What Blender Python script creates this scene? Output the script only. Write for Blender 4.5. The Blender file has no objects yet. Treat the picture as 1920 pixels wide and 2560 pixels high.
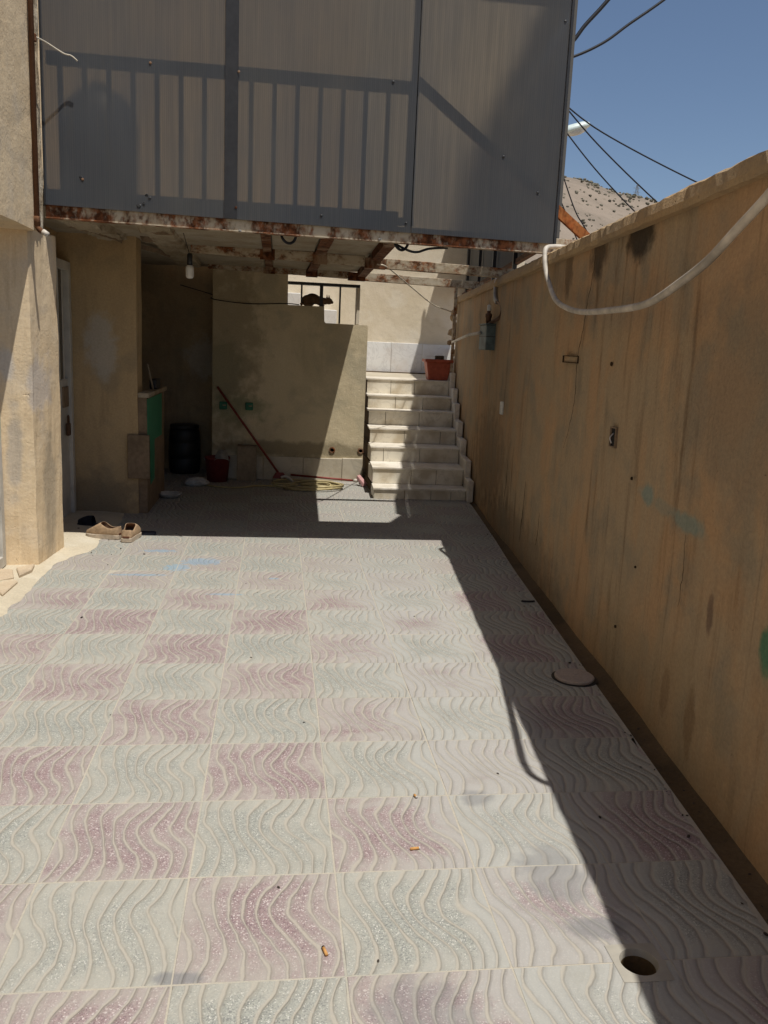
import bpy, bmesh, math, random
from mathutils import Vector, Matrix, noise as mnoise

random.seed(7)
sc = bpy.context.scene
col = sc.collection
PI = math.pi

# ------------------------------------------------------------------ camera
cam_d = bpy.data.cameras.new('camera')
cam = bpy.data.objects.new('camera', cam_d)
col.objects.link(cam)
cam_d.sensor_fit = 'VERTICAL'
cam_d.sensor_height = 24.0
cam_d.lens = 24.0 * 2125.4 / 2560.0
cam_d.clip_start = 0.02
cam_d.clip_end = 3000
cr = Vector((0.99153489, -0.12219149, 0.04390667))
cd = Vector((0.01952874, -0.19396486, -0.98081408))
cf = Vector((0.12836348, 0.97336883, -0.18993670))
CAM = Vector((-0.189, -1.738, 1.449))
cam.matrix_world = Matrix(((cr.x, -cd.x, -cf.x, CAM.x), (cr.y, -cd.y, -cf.y, CAM.y), (cr.z, -cd.z, -cf.z, CAM.z), (0, 0, 0, 1)))
sc.camera = cam

# ------------------------------------------------------------------ sky, sun, exposure
LIGHT = Vector((-0.205, 0.305, -1.0)).normalized()
world = bpy.data.worlds.new('World')
sc.world = world
world.use_nodes = True
wn = world.node_tree
wn.nodes.clear()
sky = wn.nodes.new('ShaderNodeTexSky')
sky.sky_type = 'NISHITA'
sky.sun_disc = False
sky.sun_elevation = math.asin(-LIGHT.z)
sky.sun_rotation = math.atan2(-LIGHT.x, -LIGHT.y)
sky.altitude = 1600
sky.air_density = 1.0
sky.dust_density = 2.2
sky.ozone_density = 1.0
bg = wn.nodes.new('ShaderNodeBackground')
bg.inputs['Strength'].default_value = 0.09
wo = wn.nodes.new('ShaderNodeOutputWorld')
wn.links.new(sky.outputs[0], bg.inputs[0])
wn.links.new(bg.outputs[0], wo.inputs[0])
sun_d = bpy.data.lights.new('sun', 'SUN')
sun_d.energy = 4.45
sun_d.angle = math.radians(0.5)
sun_d.color = (1.0, 0.962, 0.89)
sun = bpy.data.objects.new('sun', sun_d)
col.objects.link(sun)
sun.rotation_euler = LIGHT.to_track_quat('-Z', 'Y').to_euler()
sun.location = (3, -3, 12)

sc.view_settings.view_transform = 'Standard'
sc.view_settings.look = 'None'
sc.view_settings.gamma = 1.0
sc.view_settings.exposure = 0.0
sc.view_settings.use_curve_mapping = False
sc.cycles.use_denoising = True
sc.cycles.max_bounces = 10
sc.cycles.diffuse_bounces = 5
sc.cycles.transmission_bounces = 8
sc.cycles.caustics_reflective = False
sc.cycles.caustics_refractive = False
sc.cycles.sample_clamp_indirect = 6.0


# ------------------------------------------------------------------ node helpers
class G:
    def __init__(self, name):
        self.mat = bpy.data.materials.new(name)
        self.mat.use_nodes = True
        self.nt = self.mat.node_tree
        self.nt.nodes.clear()
        self.out = self.nt.nodes.new('ShaderNodeOutputMaterial')
        self._pos = None

    def link(self, a, b):
        self.nt.links.new(a, b)

    def put(self, sock, v):
        if isinstance(v, bpy.types.NodeSocket):
            self.link(v, sock)
        elif v is not None:
            if hasattr(sock, 'default_value'):
                dv = sock.default_value
                if hasattr(dv, '__len__') and len(dv) == 4 and len(v) == 3:
                    v = (*v, 1.0)
                sock.default_value = v

    def node(self, t, **kw):
        n = self.nt.nodes.new(t)
        for k, v in kw.items():
            setattr(n, k, v)
        return n

    def pos(self):
        if self._pos is None:
            self._pos = self.node('ShaderNodeNewGeometry').outputs['Position']
        return self._pos

    def obj(self):
        return self.node('ShaderNodeTexCoord').outputs['Object']

    def rnd(self):
        return self.node('ShaderNodeObjectInfo').outputs['Random']

    def m(self, op, a, b=None, c=None, clamp=False):
        n = self.node('ShaderNodeMath', operation=op, use_clamp=clamp)
        self.put(n.inputs[0], a)
        self.put(n.inputs[1], b)
        self.put(n.inputs[2], c)
        return n.outputs[0]

    def v(self, op, a, b=None, scale=None):
        n = self.node('ShaderNodeVectorMath', operation=op)
        self.put(n.inputs[0], a)
        self.put(n.inputs[1], b)
        if scale is not None:
            self.put(n.inputs['Scale'], scale)
        return n.outputs['Value'] if op in ('LENGTH', 'DOT_PRODUCT', 'DISTANCE') else n.outputs['Vector']

    def sep(self, a):
        n = self.node('ShaderNodeSeparateXYZ')
        self.put(n.inputs[0], a)
        return n.outputs

    def comb(self, x, y, z):
        n = self.node('ShaderNodeCombineXYZ')
        for i, q in enumerate((x, y, z)):
            self.put(n.inputs[i], q)
        return n.outputs[0]

    def noise(self, scale, detail=4, vec=None, rough=0.55, color=False, dist=0.0):
        n = self.node('ShaderNodeTexNoise')
        self.put(n.inputs['Vector'], vec if vec is not None else self.pos())
        n.inputs['Scale'].default_value = scale
        n.inputs['Detail'].default_value = detail
        n.inputs['Roughness'].default_value = rough
        n.inputs['Distortion'].default_value = dist
        return n.outputs['Color' if color else 'Fac']

    def voro(self, scale, vec=None, out='Color', feature='F1'):
        n = self.node('ShaderNodeTexVoronoi', feature=feature)
        self.put(n.inputs['Vector'], vec if vec is not None else self.pos())
        n.inputs['Scale'].default_value = scale
        return n.outputs[out]

    def ss(self, x, lo, hi, a=0.0, b=1.0):
        n = self.node('ShaderNodeMapRange', interpolation_type='SMOOTHSTEP')
        self.put(n.inputs['Value'], x)
        n.inputs['From Min'].default_value = lo
        n.inputs['From Max'].default_value = hi
        n.inputs['To Min'].default_value = a
        n.inputs['To Max'].default_value = b
        return n.outputs['Result']

    def mix(self, f, a, b, blend='MIX'):
        n = self.node('ShaderNodeMix', data_type='RGBA', blend_type=blend)
        self.put(n.inputs['Factor'], f)
        self.put(n.inputs['A'] if False else n.inputs[6], a)
        self.put(n.inputs[7], b)
        return n.outputs[2]

    def bump(self, h, strength=0.3, dist=0.01, normal=None):
        n = self.node('ShaderNodeBump')
        n.inputs['Strength'].default_value = strength
        n.inputs['Distance'].default_value = dist
        self.put(n.inputs['Height'], h)
        if normal is not None:
            self.put(n.inputs['Normal'], normal)
        return n.outputs['Normal']

    def bsdf(self, color, rough=0.8, normal=None, spec=0.3, metal=0.0, **kw):
        n = self.node('ShaderNodeBsdfPrincipled')
        self.put(n.inputs['Base Color'], color)
        self.put(n.inputs['Roughness'], rough)
        self.put(n.inputs['Metallic'], metal)
        n.inputs['Specular IOR Level'].default_value = spec
        if normal is not None:
            self.put(n.inputs['Normal'], normal)
        for k, q in kw.items():
            self.put(n.inputs[k], q)
        return n.outputs[0]

    def done(self, sh):
        self.link(sh, self.out.inputs['Surface'])
        return self.mat

    # blob mask in world space: 1 inside, 0 outside, ragged rim
    def blob(self, c, r, ragged=0.75, nscale=9.0, soft=0.45):
        p = self.v('SUBTRACT', self.pos(), c)
        p = self.v('DIVIDE', p, r)
        l = self.v('LENGTH', p)
        n = self.noise(nscale, 4)
        l = self.m('ADD', l, self.m('MULTIPLY', self.m('SUBTRACT', n, 0.5), ragged * 2))
        return self.ss(l, 1.0 - soft, 1.0 + soft * 0.4, 1.0, 0.0)

    def vscale(self, sx, sy, sz):
        return self.v('MULTIPLY', self.pos(), (sx, sy, sz))


def simple(name, c, rough=0.7, spec=0.3, var=0.25, nscale=30.0, metal=0.0, bump=0.15, **kw):
    g = G(name)
    n = g.noise(nscale, 5)
    n2 = g.noise(nscale * 0.2, 3)
    f = g.m('ADD', g.m('MULTIPLY', n, 0.5), g.m('MULTIPLY', n2, 0.5))
    lo = tuple(q * (1 - var) for q in c)
    hi = tuple(min(1, q * (1 + var)) for q in c)
    cc = g.mix(g.ss(f, 0.3, 0.7), lo, hi)
    nm = g.bump(n, bump, 0.004)
    return g.done(g.bsdf(cc, rough, nm, spec, metal, **kw))


def plaster(name, a, b, c, streak=(0.12, 0.08, 0.045), samt=0.5, bump=0.35, blobs=(), hz=0.12, big=1.3, vz=1.0, drips=0.0):
    """cement plaster: three tints in soft patches, vertical run-off streaks, pits; blobs = [(centre, radii, colour, amount)]"""
    g = G(name)
    n1 = g.noise(big, 6, g.vscale(1, 1, vz), rough=0.62, dist=0.8)
    n2 = g.noise(3.7, 4, g.v('ADD', g.pos(), (7.1, 3.3, 1.9)))
    cc = g.mix(g.ss(n1, 0.40, 0.60), a, b)
    cc = g.mix(g.ss(n2, 0.48, 0.68, 0, 0.75), cc, c)
    st = g.noise(11.0, 5, g.vscale(1, 1, hz), rough=0.62)
    st2 = g.noise(2.6, 3, g.v('ADD', g.vscale(1, 1, 0.35), (3, 5, 2)))
    sm = g.m('MULTIPLY', g.ss(st, 0.5, 0.74), g.ss(st2, 0.36, 0.66))
    cc = g.mix(g.m('MULTIPLY', sm, samt), cc, streak)
    if drips:
        dr_ = g.noise(30.0, 3, g.vscale(1, 1, 0.03), rough=0.5)
        dm_ = g.ss(g.noise(1.9, 4, g.v('ADD', g.vscale(1, 1, 0.5), (8, 2, 5))), 0.42, 0.62)
        cc = g.mix(g.m('MULTIPLY', g.m('MULTIPLY', g.ss(dr_, 0.60, 0.66), dm_), drips), cc, streak)
        fl = g.voro(5.5, g.v('ADD', g.pos(), g.v('SCALE', g.noise(6, 4, color=True), scale=0.25)), out='Color')
        cc = g.mix(g.m('MULTIPLY', g.ss(g.sep(fl)[0], 0.80, 0.83), drips * 0.35), cc, tuple(q * 0.86 for q in c))
    pale = g.m('MULTIPLY', g.ss(st, 0.46, 0.26), g.ss(st2, 0.55, 0.4))
    cc = g.mix(g.m('MULTIPLY', pale, samt * 0.45), cc, tuple(min(1, q * 1.35) for q in a))
    for (ctr, rad, colr, amt) in blobs:
        cc = g.mix(g.m('MULTIPLY', g.blob(ctr, rad), amt), cc, colr)
    fine = g.noise(70, 6, rough=0.7)
    fm = g.ss(fine, 0.3, 0.7)
    cc = g.mix(0.22, cc, g.mix(fm, (0.03, 0.025, 0.02), (0.75, 0.68, 0.55)), 'SOFT_LIGHT')
    mid = g.noise(9, 5)
    pits = g.ss(g.noise(38, 2, g.v('ADD', g.pos(), (1, 9, 4))), 0.7, 0.8)
    h = g.m('ADD', g.m('MULTIPLY', fine, 0.35), g.m('MULTIPLY', mid, 1.0))
    h = g.m('SUBTRACT', h, g.m('MULTIPLY', pits, 0.5))
    nm = g.bump(h, bump, 0.02)
    return g.done(g.bsdf(cc, 0.92, nm, 0.15))


def rusty(name, paint=(0.5, 0.46, 0.39), rust=(0.17, 0.055, 0.018), lo=0.42, hi=0.56, sc_=3.0, stretch=(1, 1, 0.4)):
    g = G(name)
    v = g.vscale(*stretch)
    n = g.noise(sc_, 7, v, rough=0.68)
    n2 = g.noise(sc_ * 9, 4, v)
    f = g.m('ADD', n, g.m('MULTIPLY', g.m('SUBTRACT', n2, 0.5), 0.28))
    mk = g.ss(f, lo, hi)
    rc = g.mix(g.ss(g.noise(26, 5), 0.35, 0.68), tuple(q * 0.45 for q in rust), tuple(min(1, q * 1.8) for q in rust))
    dirt = g.mix(g.ss(g.noise(13, 5, v), 0.4, 0.75, 0, 0.7), paint, tuple(q * w for q, w in zip(paint, (0.6, 0.5, 0.38))))
    cc = g.mix(mk, dirt, rc)
    nm = g.bump(g.m('ADD', g.m('MULTIPLY', mk, 0.6), g.noise(50, 4)), 0.3, 0.004)
    return g.done(g.bsdf(cc, 0.85, nm, 0.2))


# ------------------------------------------------------------------ materials
def make_tile(name, base, chips, dustc, fade=0.0):
    g = G(name)
    o = g.v('SCALE', g.obj(), scale=2.5)
    s = g.sep(o)
    x, y = s[0], s[1]
    n = g.m('SUBTRACT', g.noise(4.0, 2), 0.5)
    TAU = 2 * PI
    w = g.m('ADD', x, g.m('MULTIPLY', g.m('SINE', g.m('MULTIPLY_ADD', y, TAU * 1.02, 0.5)), 0.062))
    w = g.m('ADD', w, g.m('MULTIPLY', g.m('MULTIPLY', g.m('SINE', g.m('MULTIPLY_ADD', x, TAU, 0.7)), g.m('COSINE', g.m('MULTIPLY', y, TAU))), 0.05))
    w = g.m('ADD', w, g.m('MULTIPLY', y, 0.06))
    w = g.m('ADD', w, g.m('MULTIPLY', n, 0.17))
    n9 = g.m('SUBTRACT', g.noise(11.0, 3, g.v('MULTIPLY', g.pos(), (1.0, 0.6, 1.0))), 0.5)
    w = g.m('ADD', w, g.m('MULTIPLY', n9, 0.06))
    fr = g.m('FRACT', g.m('MULTIPLY_ADD', w, 9.3, 20.0))
    tri = g.m('ABSOLUTE', g.m('SUBTRACT', fr, 0.5))
    wid = g.m('MULTIPLY_ADD', g.noise(6.5, 3, g.v('ADD', g.pos(), (4, 4, 4))), 0.2, -0.012)
    tri = g.m('SUBTRACT', tri, g.m('SUBTRACT', wid, 0.075))
    groove = g.ss(tri, 0.03, 0.15, 1.0, 0.0)
    soft = g.ss(tri, 0.0, 0.34, 1.0, 0.0)
    halo = g.ss(tri, 0.08, 0.30, 1.0, 0.0)
    # stone chips
    vc = g.sep(g.voro(330.0))
    chip = g.node('ShaderNodeValToRGB')
    g.link(vc[0], chip.inputs[0])
    els = chip.color_ramp.elements
    for i, (p, c) in enumerate(chips):
        e = els[i] if i < 2 else els.new(p)
        e.position = p
        e.color = (*c, 1)
    chip.color_ramp.interpolation = 'CONSTANT'
    body = g.mix(g.ss(vc[1], 0.25, 0.3), base, chip.outputs[0])
    body = g.mix(0.12, body, base)
    # dust and cement haze, settled unevenly
    rn = g.rnd()
    d1 = g.noise(3.1, 6, rough=0.66, dist=1.0)
    d2 = g.noise(13.0, 5, rough=0.65)
    d = g.m('ADD', g.m('MULTIPLY', d1, 0.70), g.m('MULTIPLY', d2, 0.40))
    d = g.m('ADD', d, g.m('MULTIPLY', g.m('SUBTRACT', rn, 0.5), 0.10))
    px = g.sep(g.pos())
    haze = g.m('MULTIPLY', g.ss(g.m('ADD', px[0], g.m('MULTIPLY', g.m('SUBTRACT', d1, 0.5), 0.9)), -0.05, 0.5), g.ss(px[0], 1.02, 0.78))
    ed = g.m('MAXIMUM', g.m('ABSOLUTE', x), g.m('ABSOLUTE', y))
    rim = g.ss(ed, 0.2, 0.5)
    d = g.m('ADD', d, g.m('MULTIPLY_ADD', rim, 0.15, -0.09))
    d = g.m('ADD', d, g.m('MULTIPLY', halo, 0.13))
    d = g.m('ADD', d, g.m('MULTIPLY', haze, g.m('MULTIPLY_ADD', rim, 0.16, 0.08)))
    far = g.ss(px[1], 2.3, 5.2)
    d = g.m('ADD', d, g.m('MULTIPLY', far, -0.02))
    if fade:
        fn = g.m('ADD', px[1], g.m('MULTIPLY', g.m('SUBTRACT', g.noise(1.1, 2, g.v('ADD', g.pos(), (2, 8, 1))), 0.5), 2.6))
        d = g.m('ADD', d, g.m('MULTIPLY', g.ss(fn, 2.6, 4.2), fade))
        d = g.m('ADD', d, g.m('MULTIPLY', g.ss(px[0], -1.1, -1.6), fade * 0.6))
        d = g.m('ADD', d, g.m('MULTIPLY', haze, 0.10))
    rot = g.node('ShaderNodeMapping')
    g.link(g.pos(), rot.inputs['Vector'])
    rot.inputs['Rotation'].default_value = (0, 0, -0.85)
    rot.inputs['Scale'].default_value = (0.45, 1.9, 1)
    d3 = g.noise(5.0, 4, rot.outputs[0], rough=0.6)
    d = g.m('ADD', d, g.m('MULTIPLY', g.m('SUBTRACT', d3, 0.48), 0.42))
    dm = g.ss(d, 0.37, 0.77, 0.14, 0.90)
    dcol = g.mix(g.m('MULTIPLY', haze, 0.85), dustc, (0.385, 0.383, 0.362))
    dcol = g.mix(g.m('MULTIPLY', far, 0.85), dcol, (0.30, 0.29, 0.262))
    dcol = g.mix(g.ss(g.noise(6.0, 5, g.v('ADD', g.pos(), (9, 1, 3))), 0.5, 0.75, 0, 0.5), dcol, tuple(q * 0.8 for q in dustc))
    cc = g.mix(dm, body, dcol)
    gc = g.mix(g.noise(5, 4), (0.43, 0.392, 0.325), (0.385, 0.36, 0.31))
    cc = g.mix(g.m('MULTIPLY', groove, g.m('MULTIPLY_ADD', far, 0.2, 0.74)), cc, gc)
    # grey smears, blue paint, black spots with a shape of their own
    for (ctr, rad, amt) in (((0.62, 0.36, 0), (0.10, 0.16, 1), 0.55), ((0.66, 0.12, 0), (0.09, 0.05, 1), 0.7), ((0.49, 0.78, 0), (0.06, 0.05, 1), 0.6), ((-0.39, 0.02, 0), (0.07, 0.025, 1), 0.75), ((0.16, -0.12, 0), (0.13, 0.12, 1), 0.45), ((1.0, 1.3, 0), (0.25, 0.2, 1), 0.3)):
        cc = g.mix(g.m('MULTIPLY', g.blob(ctr, rad, 0.6, 16), amt), cc, (0.20, 0.20, 0.205))
    for (ctr, rad) in (((-0.967, 4.125, 0), (0.12, 0.045, 1)), ((-0.66, 3.84, 0), (0.14, 0.1, 1)), ((-0.186, 3.441, 0), (0.036, 0.02, 1)), ((-1.02, 3.50, 0), (0.2, 0.025, 1)), ((-0.45, 3.09, 0), (0.10, 0.02, 1)), ((-0.8, 3.68, 0), (0.09, 0.09, 1))):
        cc = g.mix(g.m('MULTIPLY', g.blob(ctr, rad, 1.1, 26), 0.42), cc, (0.16, 0.34, 0.50))
    sp = g.voro(7.0, out='Distance')
    cc = g.mix(g.ss(sp, 0.022, 0.014, 0, 0.6), cc, (0.09, 0.08, 0.075))
    rgh = g.m('MULTIPLY_ADD', dm, 0.3, 0.52)
    h = g.m('SUBTRACT', g.m('MULTIPLY', g.noise(240, 2), 0.06), g.m('ADD', g.m('MULTIPLY', groove, 0.55), g.m('MULTIPLY', soft, 0.95)))
    h = g.m('ADD', h, g.m('MULTIPLY', g.noise(14, 3), 0.35))
    nm = g.bump(h, 0.7, 0.0055)
    return g.done(g.bsdf(cc, rgh, nm, 0.3))


M = {}
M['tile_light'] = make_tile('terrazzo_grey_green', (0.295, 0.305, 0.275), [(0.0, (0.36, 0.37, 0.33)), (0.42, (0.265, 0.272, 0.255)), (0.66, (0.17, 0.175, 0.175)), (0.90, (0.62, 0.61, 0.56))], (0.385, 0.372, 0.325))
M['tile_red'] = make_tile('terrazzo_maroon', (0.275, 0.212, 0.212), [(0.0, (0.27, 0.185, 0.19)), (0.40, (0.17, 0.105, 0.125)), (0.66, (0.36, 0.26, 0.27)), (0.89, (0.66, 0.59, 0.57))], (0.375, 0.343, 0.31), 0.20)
M['grout'] = plaster('joint_cement', (0.46, 0.425, 0.36), (0.43, 0.40, 0.34), (0.38, 0.375, 0.33), samt=0.0, bump=0.2)
M['gutter'] = plaster('gutter_earth', (0.12, 0.082, 0.045), (0.15, 0.105, 0.06), (0.085, 0.062, 0.038), samt=0.0, bump=0.7)
M['apron'] = plaster('cement_apron', (0.56, 0.50, 0.39), (0.50, 0.44, 0.34), (0.60, 0.55, 0.45), samt=0.0, bump=0.6)
M['flag'] = plaster('flagstone_face', (0.50, 0.40, 0.29), (0.55, 0.46, 0.34), (0.42, 0.34, 0.25), samt=0.0, bump=0.5)
M['right_wall'] = plaster('ochre_plaster', (0.45, 0.295, 0.168), (0.40, 0.305, 0.198), (0.30, 0.255, 0.185),
    streak=(0.15, 0.092, 0.05), samt=0.9, bump=0.6, big=1.7, vz=0.55, drips=0.28, blobs=[
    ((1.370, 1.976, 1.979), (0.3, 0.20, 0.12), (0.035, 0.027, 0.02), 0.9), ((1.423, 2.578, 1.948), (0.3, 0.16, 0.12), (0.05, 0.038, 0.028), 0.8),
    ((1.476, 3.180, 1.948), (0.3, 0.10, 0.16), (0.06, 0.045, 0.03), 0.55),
    ((1.345, 1.56, 0.905), (0.3, 0.10, 0.05), (0.21, 0.29, 0.265), 0.75), ((1.33, 1.36, 0.885), (0.3, 0.14, 0.03), (0.26, 0.28, 0.23), 0.5), ((1.31, 1.13, 0.87), (0.3, 0.17, 0.04), (0.21, 0.28, 0.25), 0.75),
    ((1.234, 0.440, 0.630), (0.3, 0.05, 0.09), (0.04, 0.2, 0.12), 0.8),
    ((1.274, 0.896, 0.204), (0.3, 0.05, 0.13), (0.13, 0.055, 0.02), 0.7), ((1.296, 1.146, 0.215), (0.3, 0.04, 0.1), (0.16, 0.075, 0.03), 0.6),
    ((1.270, 0.845, 0.609), (0.3, 0.03, 0.075), (0.14, 0.09, 0.07), 0.7),
    ((1.688, 5.567, 0.516), (0.4, 0.9, 0.45), (0.16, 0.115, 0.075), 0.5), ((1.568, 4.218, 0.101), (0.3, 1.6, 0.25), (0.15, 0.115, 0.08), 0.5),
    ((1.256, 0.689, 1.346), (0.3, 0.7, 0.4), (0.25, 0.205, 0.15), 0.55), ((1.311, 1.312, 0.101), (0.3, 1.0, 0.35), (0.33, 0.25, 0.15), 0.5)])
M['coping'] = plaster('coping_cement', (0.44, 0.32, 0.19), (0.40, 0.28, 0.16), (0.34, 0.26, 0.17), streak=(0.2, 0.13, 0.07), samt=0.35, bump=0.7)
M['house'] = plaster('tan_house_plaster', (0.75, 0.60, 0.41), (0.70, 0.55, 0.365), (0.66, 0.555, 0.42), streak=(0.36, 0.28, 0.19), samt=0.4, bump=0.4,
    blobs=[((-1.76, 3.65, 0.72), (0.05, 0.2, 0.30), (0.42, 0.385, 0.35), 0.6), ((-1.62, 3.9, 0.4), (0.3, 0.12, 0.5), (0.36, 0.31, 0.24), 0.6), ((-1.79, 3.65, 1.25), (0.05, 0.2, 0.10), (0.56, 0.54, 0.52), 0.6),
           ((-1.64, 3.72, 1.12), (0.045, 0.3, 0.2), (0.52, 0.48, 0.46), 0.6), ((-1.58, 5.35, 1.36), (0.13, 0.3, 0.26), (0.46, 0.45, 0.42), 0.65), ((-1.7, 5.35, 0.1), (0.5, 0.3, 0.25), (0.22, 0.18, 0.13), 0.6)])
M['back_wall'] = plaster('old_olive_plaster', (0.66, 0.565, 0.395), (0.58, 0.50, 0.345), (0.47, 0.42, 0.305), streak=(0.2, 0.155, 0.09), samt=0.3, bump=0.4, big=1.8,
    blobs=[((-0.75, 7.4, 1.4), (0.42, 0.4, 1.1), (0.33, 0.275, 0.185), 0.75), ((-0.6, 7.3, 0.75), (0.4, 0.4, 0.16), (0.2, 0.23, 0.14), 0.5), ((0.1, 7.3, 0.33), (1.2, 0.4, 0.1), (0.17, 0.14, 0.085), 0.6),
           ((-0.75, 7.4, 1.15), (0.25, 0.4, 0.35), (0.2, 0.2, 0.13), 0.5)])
M['inner'] = plaster('shade_toned_house_plaster', (0.50, 0.37, 0.215), (0.44, 0.33, 0.195), (0.38, 0.30, 0.19), streak=(0.22, 0.155, 0.09), samt=0.4, bump=0.4,  # darker copy of the house plaster, alcove shade put into its colour
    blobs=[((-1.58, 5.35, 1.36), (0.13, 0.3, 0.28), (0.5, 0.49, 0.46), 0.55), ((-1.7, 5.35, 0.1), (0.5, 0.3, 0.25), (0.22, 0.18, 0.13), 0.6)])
M['recess'] = plaster('shade_darkened_plaster', (0.36, 0.275, 0.175), (0.30, 0.23, 0.15), (0.25, 0.215, 0.15), samt=0.3, bump=0.4,  # plaster toned down so its colour carries the shade of the recess
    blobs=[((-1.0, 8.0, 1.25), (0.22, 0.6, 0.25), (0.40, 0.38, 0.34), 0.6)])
M['landing_wall'] = plaster('pale_plaster', (0.74, 0.66, 0.53), (0.67, 0.59, 0.455), (0.76, 0.70, 0.59), streak=(0.45, 0.38, 0.29), samt=0.3, bump=0.3, hz=2.0)
M['ceiling'] = plaster('ceiling_plaster', (0.46, 0.41, 0.33), (0.40, 0.345, 0.26), (0.34, 0.28, 0.2), streak=(0.2, 0.12, 0.06), samt=0.5, bump=0.5, hz=1.0)
M['rib'] = plaster('broken_plaster', (0.46, 0.40, 0.31), (0.38, 0.32, 0.23), (0.28, 0.22, 0.15), streak=(0.14, 0.08, 0.04), samt=0.4, bump=0.9)
M['broken'] = plaster('broken_plaster_edge', (0.52, 0.43, 0.31), (0.30, 0.235, 0.16), (0.60, 0.54, 0.44), streak=(0.1, 0.07, 0.04), samt=0.7, bump=1.0, big=12.0, hz=0.8)
M['rust'] = rusty('rusted_steel', paint=(0.34, 0.24, 0.16), rust=(0.12, 0.042, 0.016), lo=0.32, hi=0.5)
M['fascia'] = rusty('white_paint_flaking_to_rust', paint=(0.52, 0.45, 0.34), rust=(0.15, 0.055, 0.022), lo=0.41, hi=0.58, sc_=4.0, stretch=(1.3, 1, 0.8))
M['beam'] = rusty('cream_paint_with_rust', paint=(0.52, 0.45, 0.34), rust=(0.16, 0.06, 0.022), lo=0.44, hi=0.64, sc_=4.5, stretch=(1.2, 1, 1.6))
M['orange_rust'] = rusty('orange_rust', paint=(0.42, 0.16, 0.05), rust=(0.22, 0.062, 0.016), lo=0.4, hi=0.6, sc_=8)
M['dark_steel'] = simple('dark_steel', (0.035, 0.034, 0.034), 0.5, 0.4)
M['black'] = simple('black_plastic', (0.012, 0.012, 0.013), 0.5, 0.4)
M['strip'] = simple('grey_joint_profile', (0.028, 0.028, 0.03), 0.45, 0.4, bump=0.05)


def marble(name, a, dirt, amt):
    g = G(name)
    n = g.noise(3.0, 6, rough=0.6, dist=1.6)
    vein = g.ss(g.m('ABSOLUTE', g.m('SUBTRACT', n, 0.5)), 0.0, 0.035, 0.5, 0.0)
    cc = g.mix(vein, a, tuple(q * 0.72 for q in a))
    cc = g.mix(g.ss(g.noise(5.0, 5), 0.42, 0.68, 0, amt), cc, dirt)
    cc = g.mix(g.m('MULTIPLY', g.m('SUBTRACT', g.rnd(), 0.2), 0.35), cc, dirt)
    return g.done(g.bsdf(cc, 0.42, g.bump(g.noise(40, 3), 0.08, 0.002), 0.4))


M['marble'] = marble('white_marble', (0.78, 0.78, 0.77), (0.60, 0.53, 0.47), 0.4)
M['riser'] = marble('cream_riser_marble', (0.76, 0.71, 0.60), (0.45, 0.37, 0.25), 0.7)
M['tread'] = marble('tread_marble', (0.78, 0.73, 0.64), (0.50, 0.43, 0.32), 0.55)
M['skirting'] = marble('skirting_marble', (0.56, 0.50, 0.39), (0.36, 0.30, 0.2), 0.6)


def sheet_mat():
    g = G('bronze_twin_wall_sheet')
    v = g.vscale(1, 1, 0.03)
    st = g.noise(42, 4, v, rough=0.7)
    dirt = g.noise(1.2, 4, g.vscale(1, 1, 0.5))
    ribs = g.m('SINE', g.m('MULTIPLY', g.sep(g.pos())[0], 2 * PI / 0.0125))
    tint = g.mix(g.ss(st, 0.3, 0.7), (0.66, 0.62, 0.56), (0.86, 0.80, 0.72))
    tint = g.mix(g.m('MULTIPLY_ADD', ribs, 0.10, 0.10), tint, (0.2, 0.2, 0.2))
    rf = g.node('ShaderNodeBsdfRefraction')
    g.put(rf.inputs['Color'], tint)
    rf.inputs['Roughness'].default_value = 0.38
    rf.inputs['IOR'].default_value = 1.12
    df = g.node('ShaderNodeBsdfDiffuse')
    dc = g.mix(g.ss(dirt, 0.35, 0.7), (0.195, 0.212, 0.24), (0.25, 0.25, 0.247))
    dc = g.mix(g.ss(st, 0.52, 0.75, 0, 0.5), dc, (0.22, 0.215, 0.2))
    g.put(df.inputs['Color'], dc)
    tr = g.node('ShaderNodeBsdfTranslucent')
    g.put(tr.inputs['Color'], (0.16, 0.145, 0.125))
    gl = g.node('ShaderNodeBsdfGlossy')
    gl.inputs['Roughness'].default_value = 0.28
    gl.inputs['Color'].default_value = (0.6, 0.6, 0.6, 1)
    m1 = g.node('ShaderNodeMixShader')
    m1.inputs[0].default_value = 0.45
    g.link(df.outputs[0], m1.inputs[1])
    g.link(tr.outputs[0], m1.inputs[2])
    m2 = g.node('ShaderNodeMixShader')
    m2.inputs[0].default_value = 0.5
    g.link(m1.outputs[0], m2.inputs[1])
    g.link(g.ss(g.noise(0.9, 4, g.v('ADD', g.vscale(1, 1, 0.6), (4, 2, 8))), 0.3, 0.7, 0.33, 0.55), m2.inputs[0])
    g.link(rf.outputs[0], m2.inputs[2])
    lw = g.node('ShaderNodeFresnel')
    lw.inputs['IOR'].default_value = 1.25
    m3 = g.node('ShaderNodeMixShader')
    g.link(lw.outputs[0], m3.inputs[0])
    g.link(m2.outputs[0], m3.inputs[1])
    g.link(gl.outputs[0], m3.inputs[2])
    return g.done(m3.outputs[0])


M['sheet'] = sheet_mat()


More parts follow.
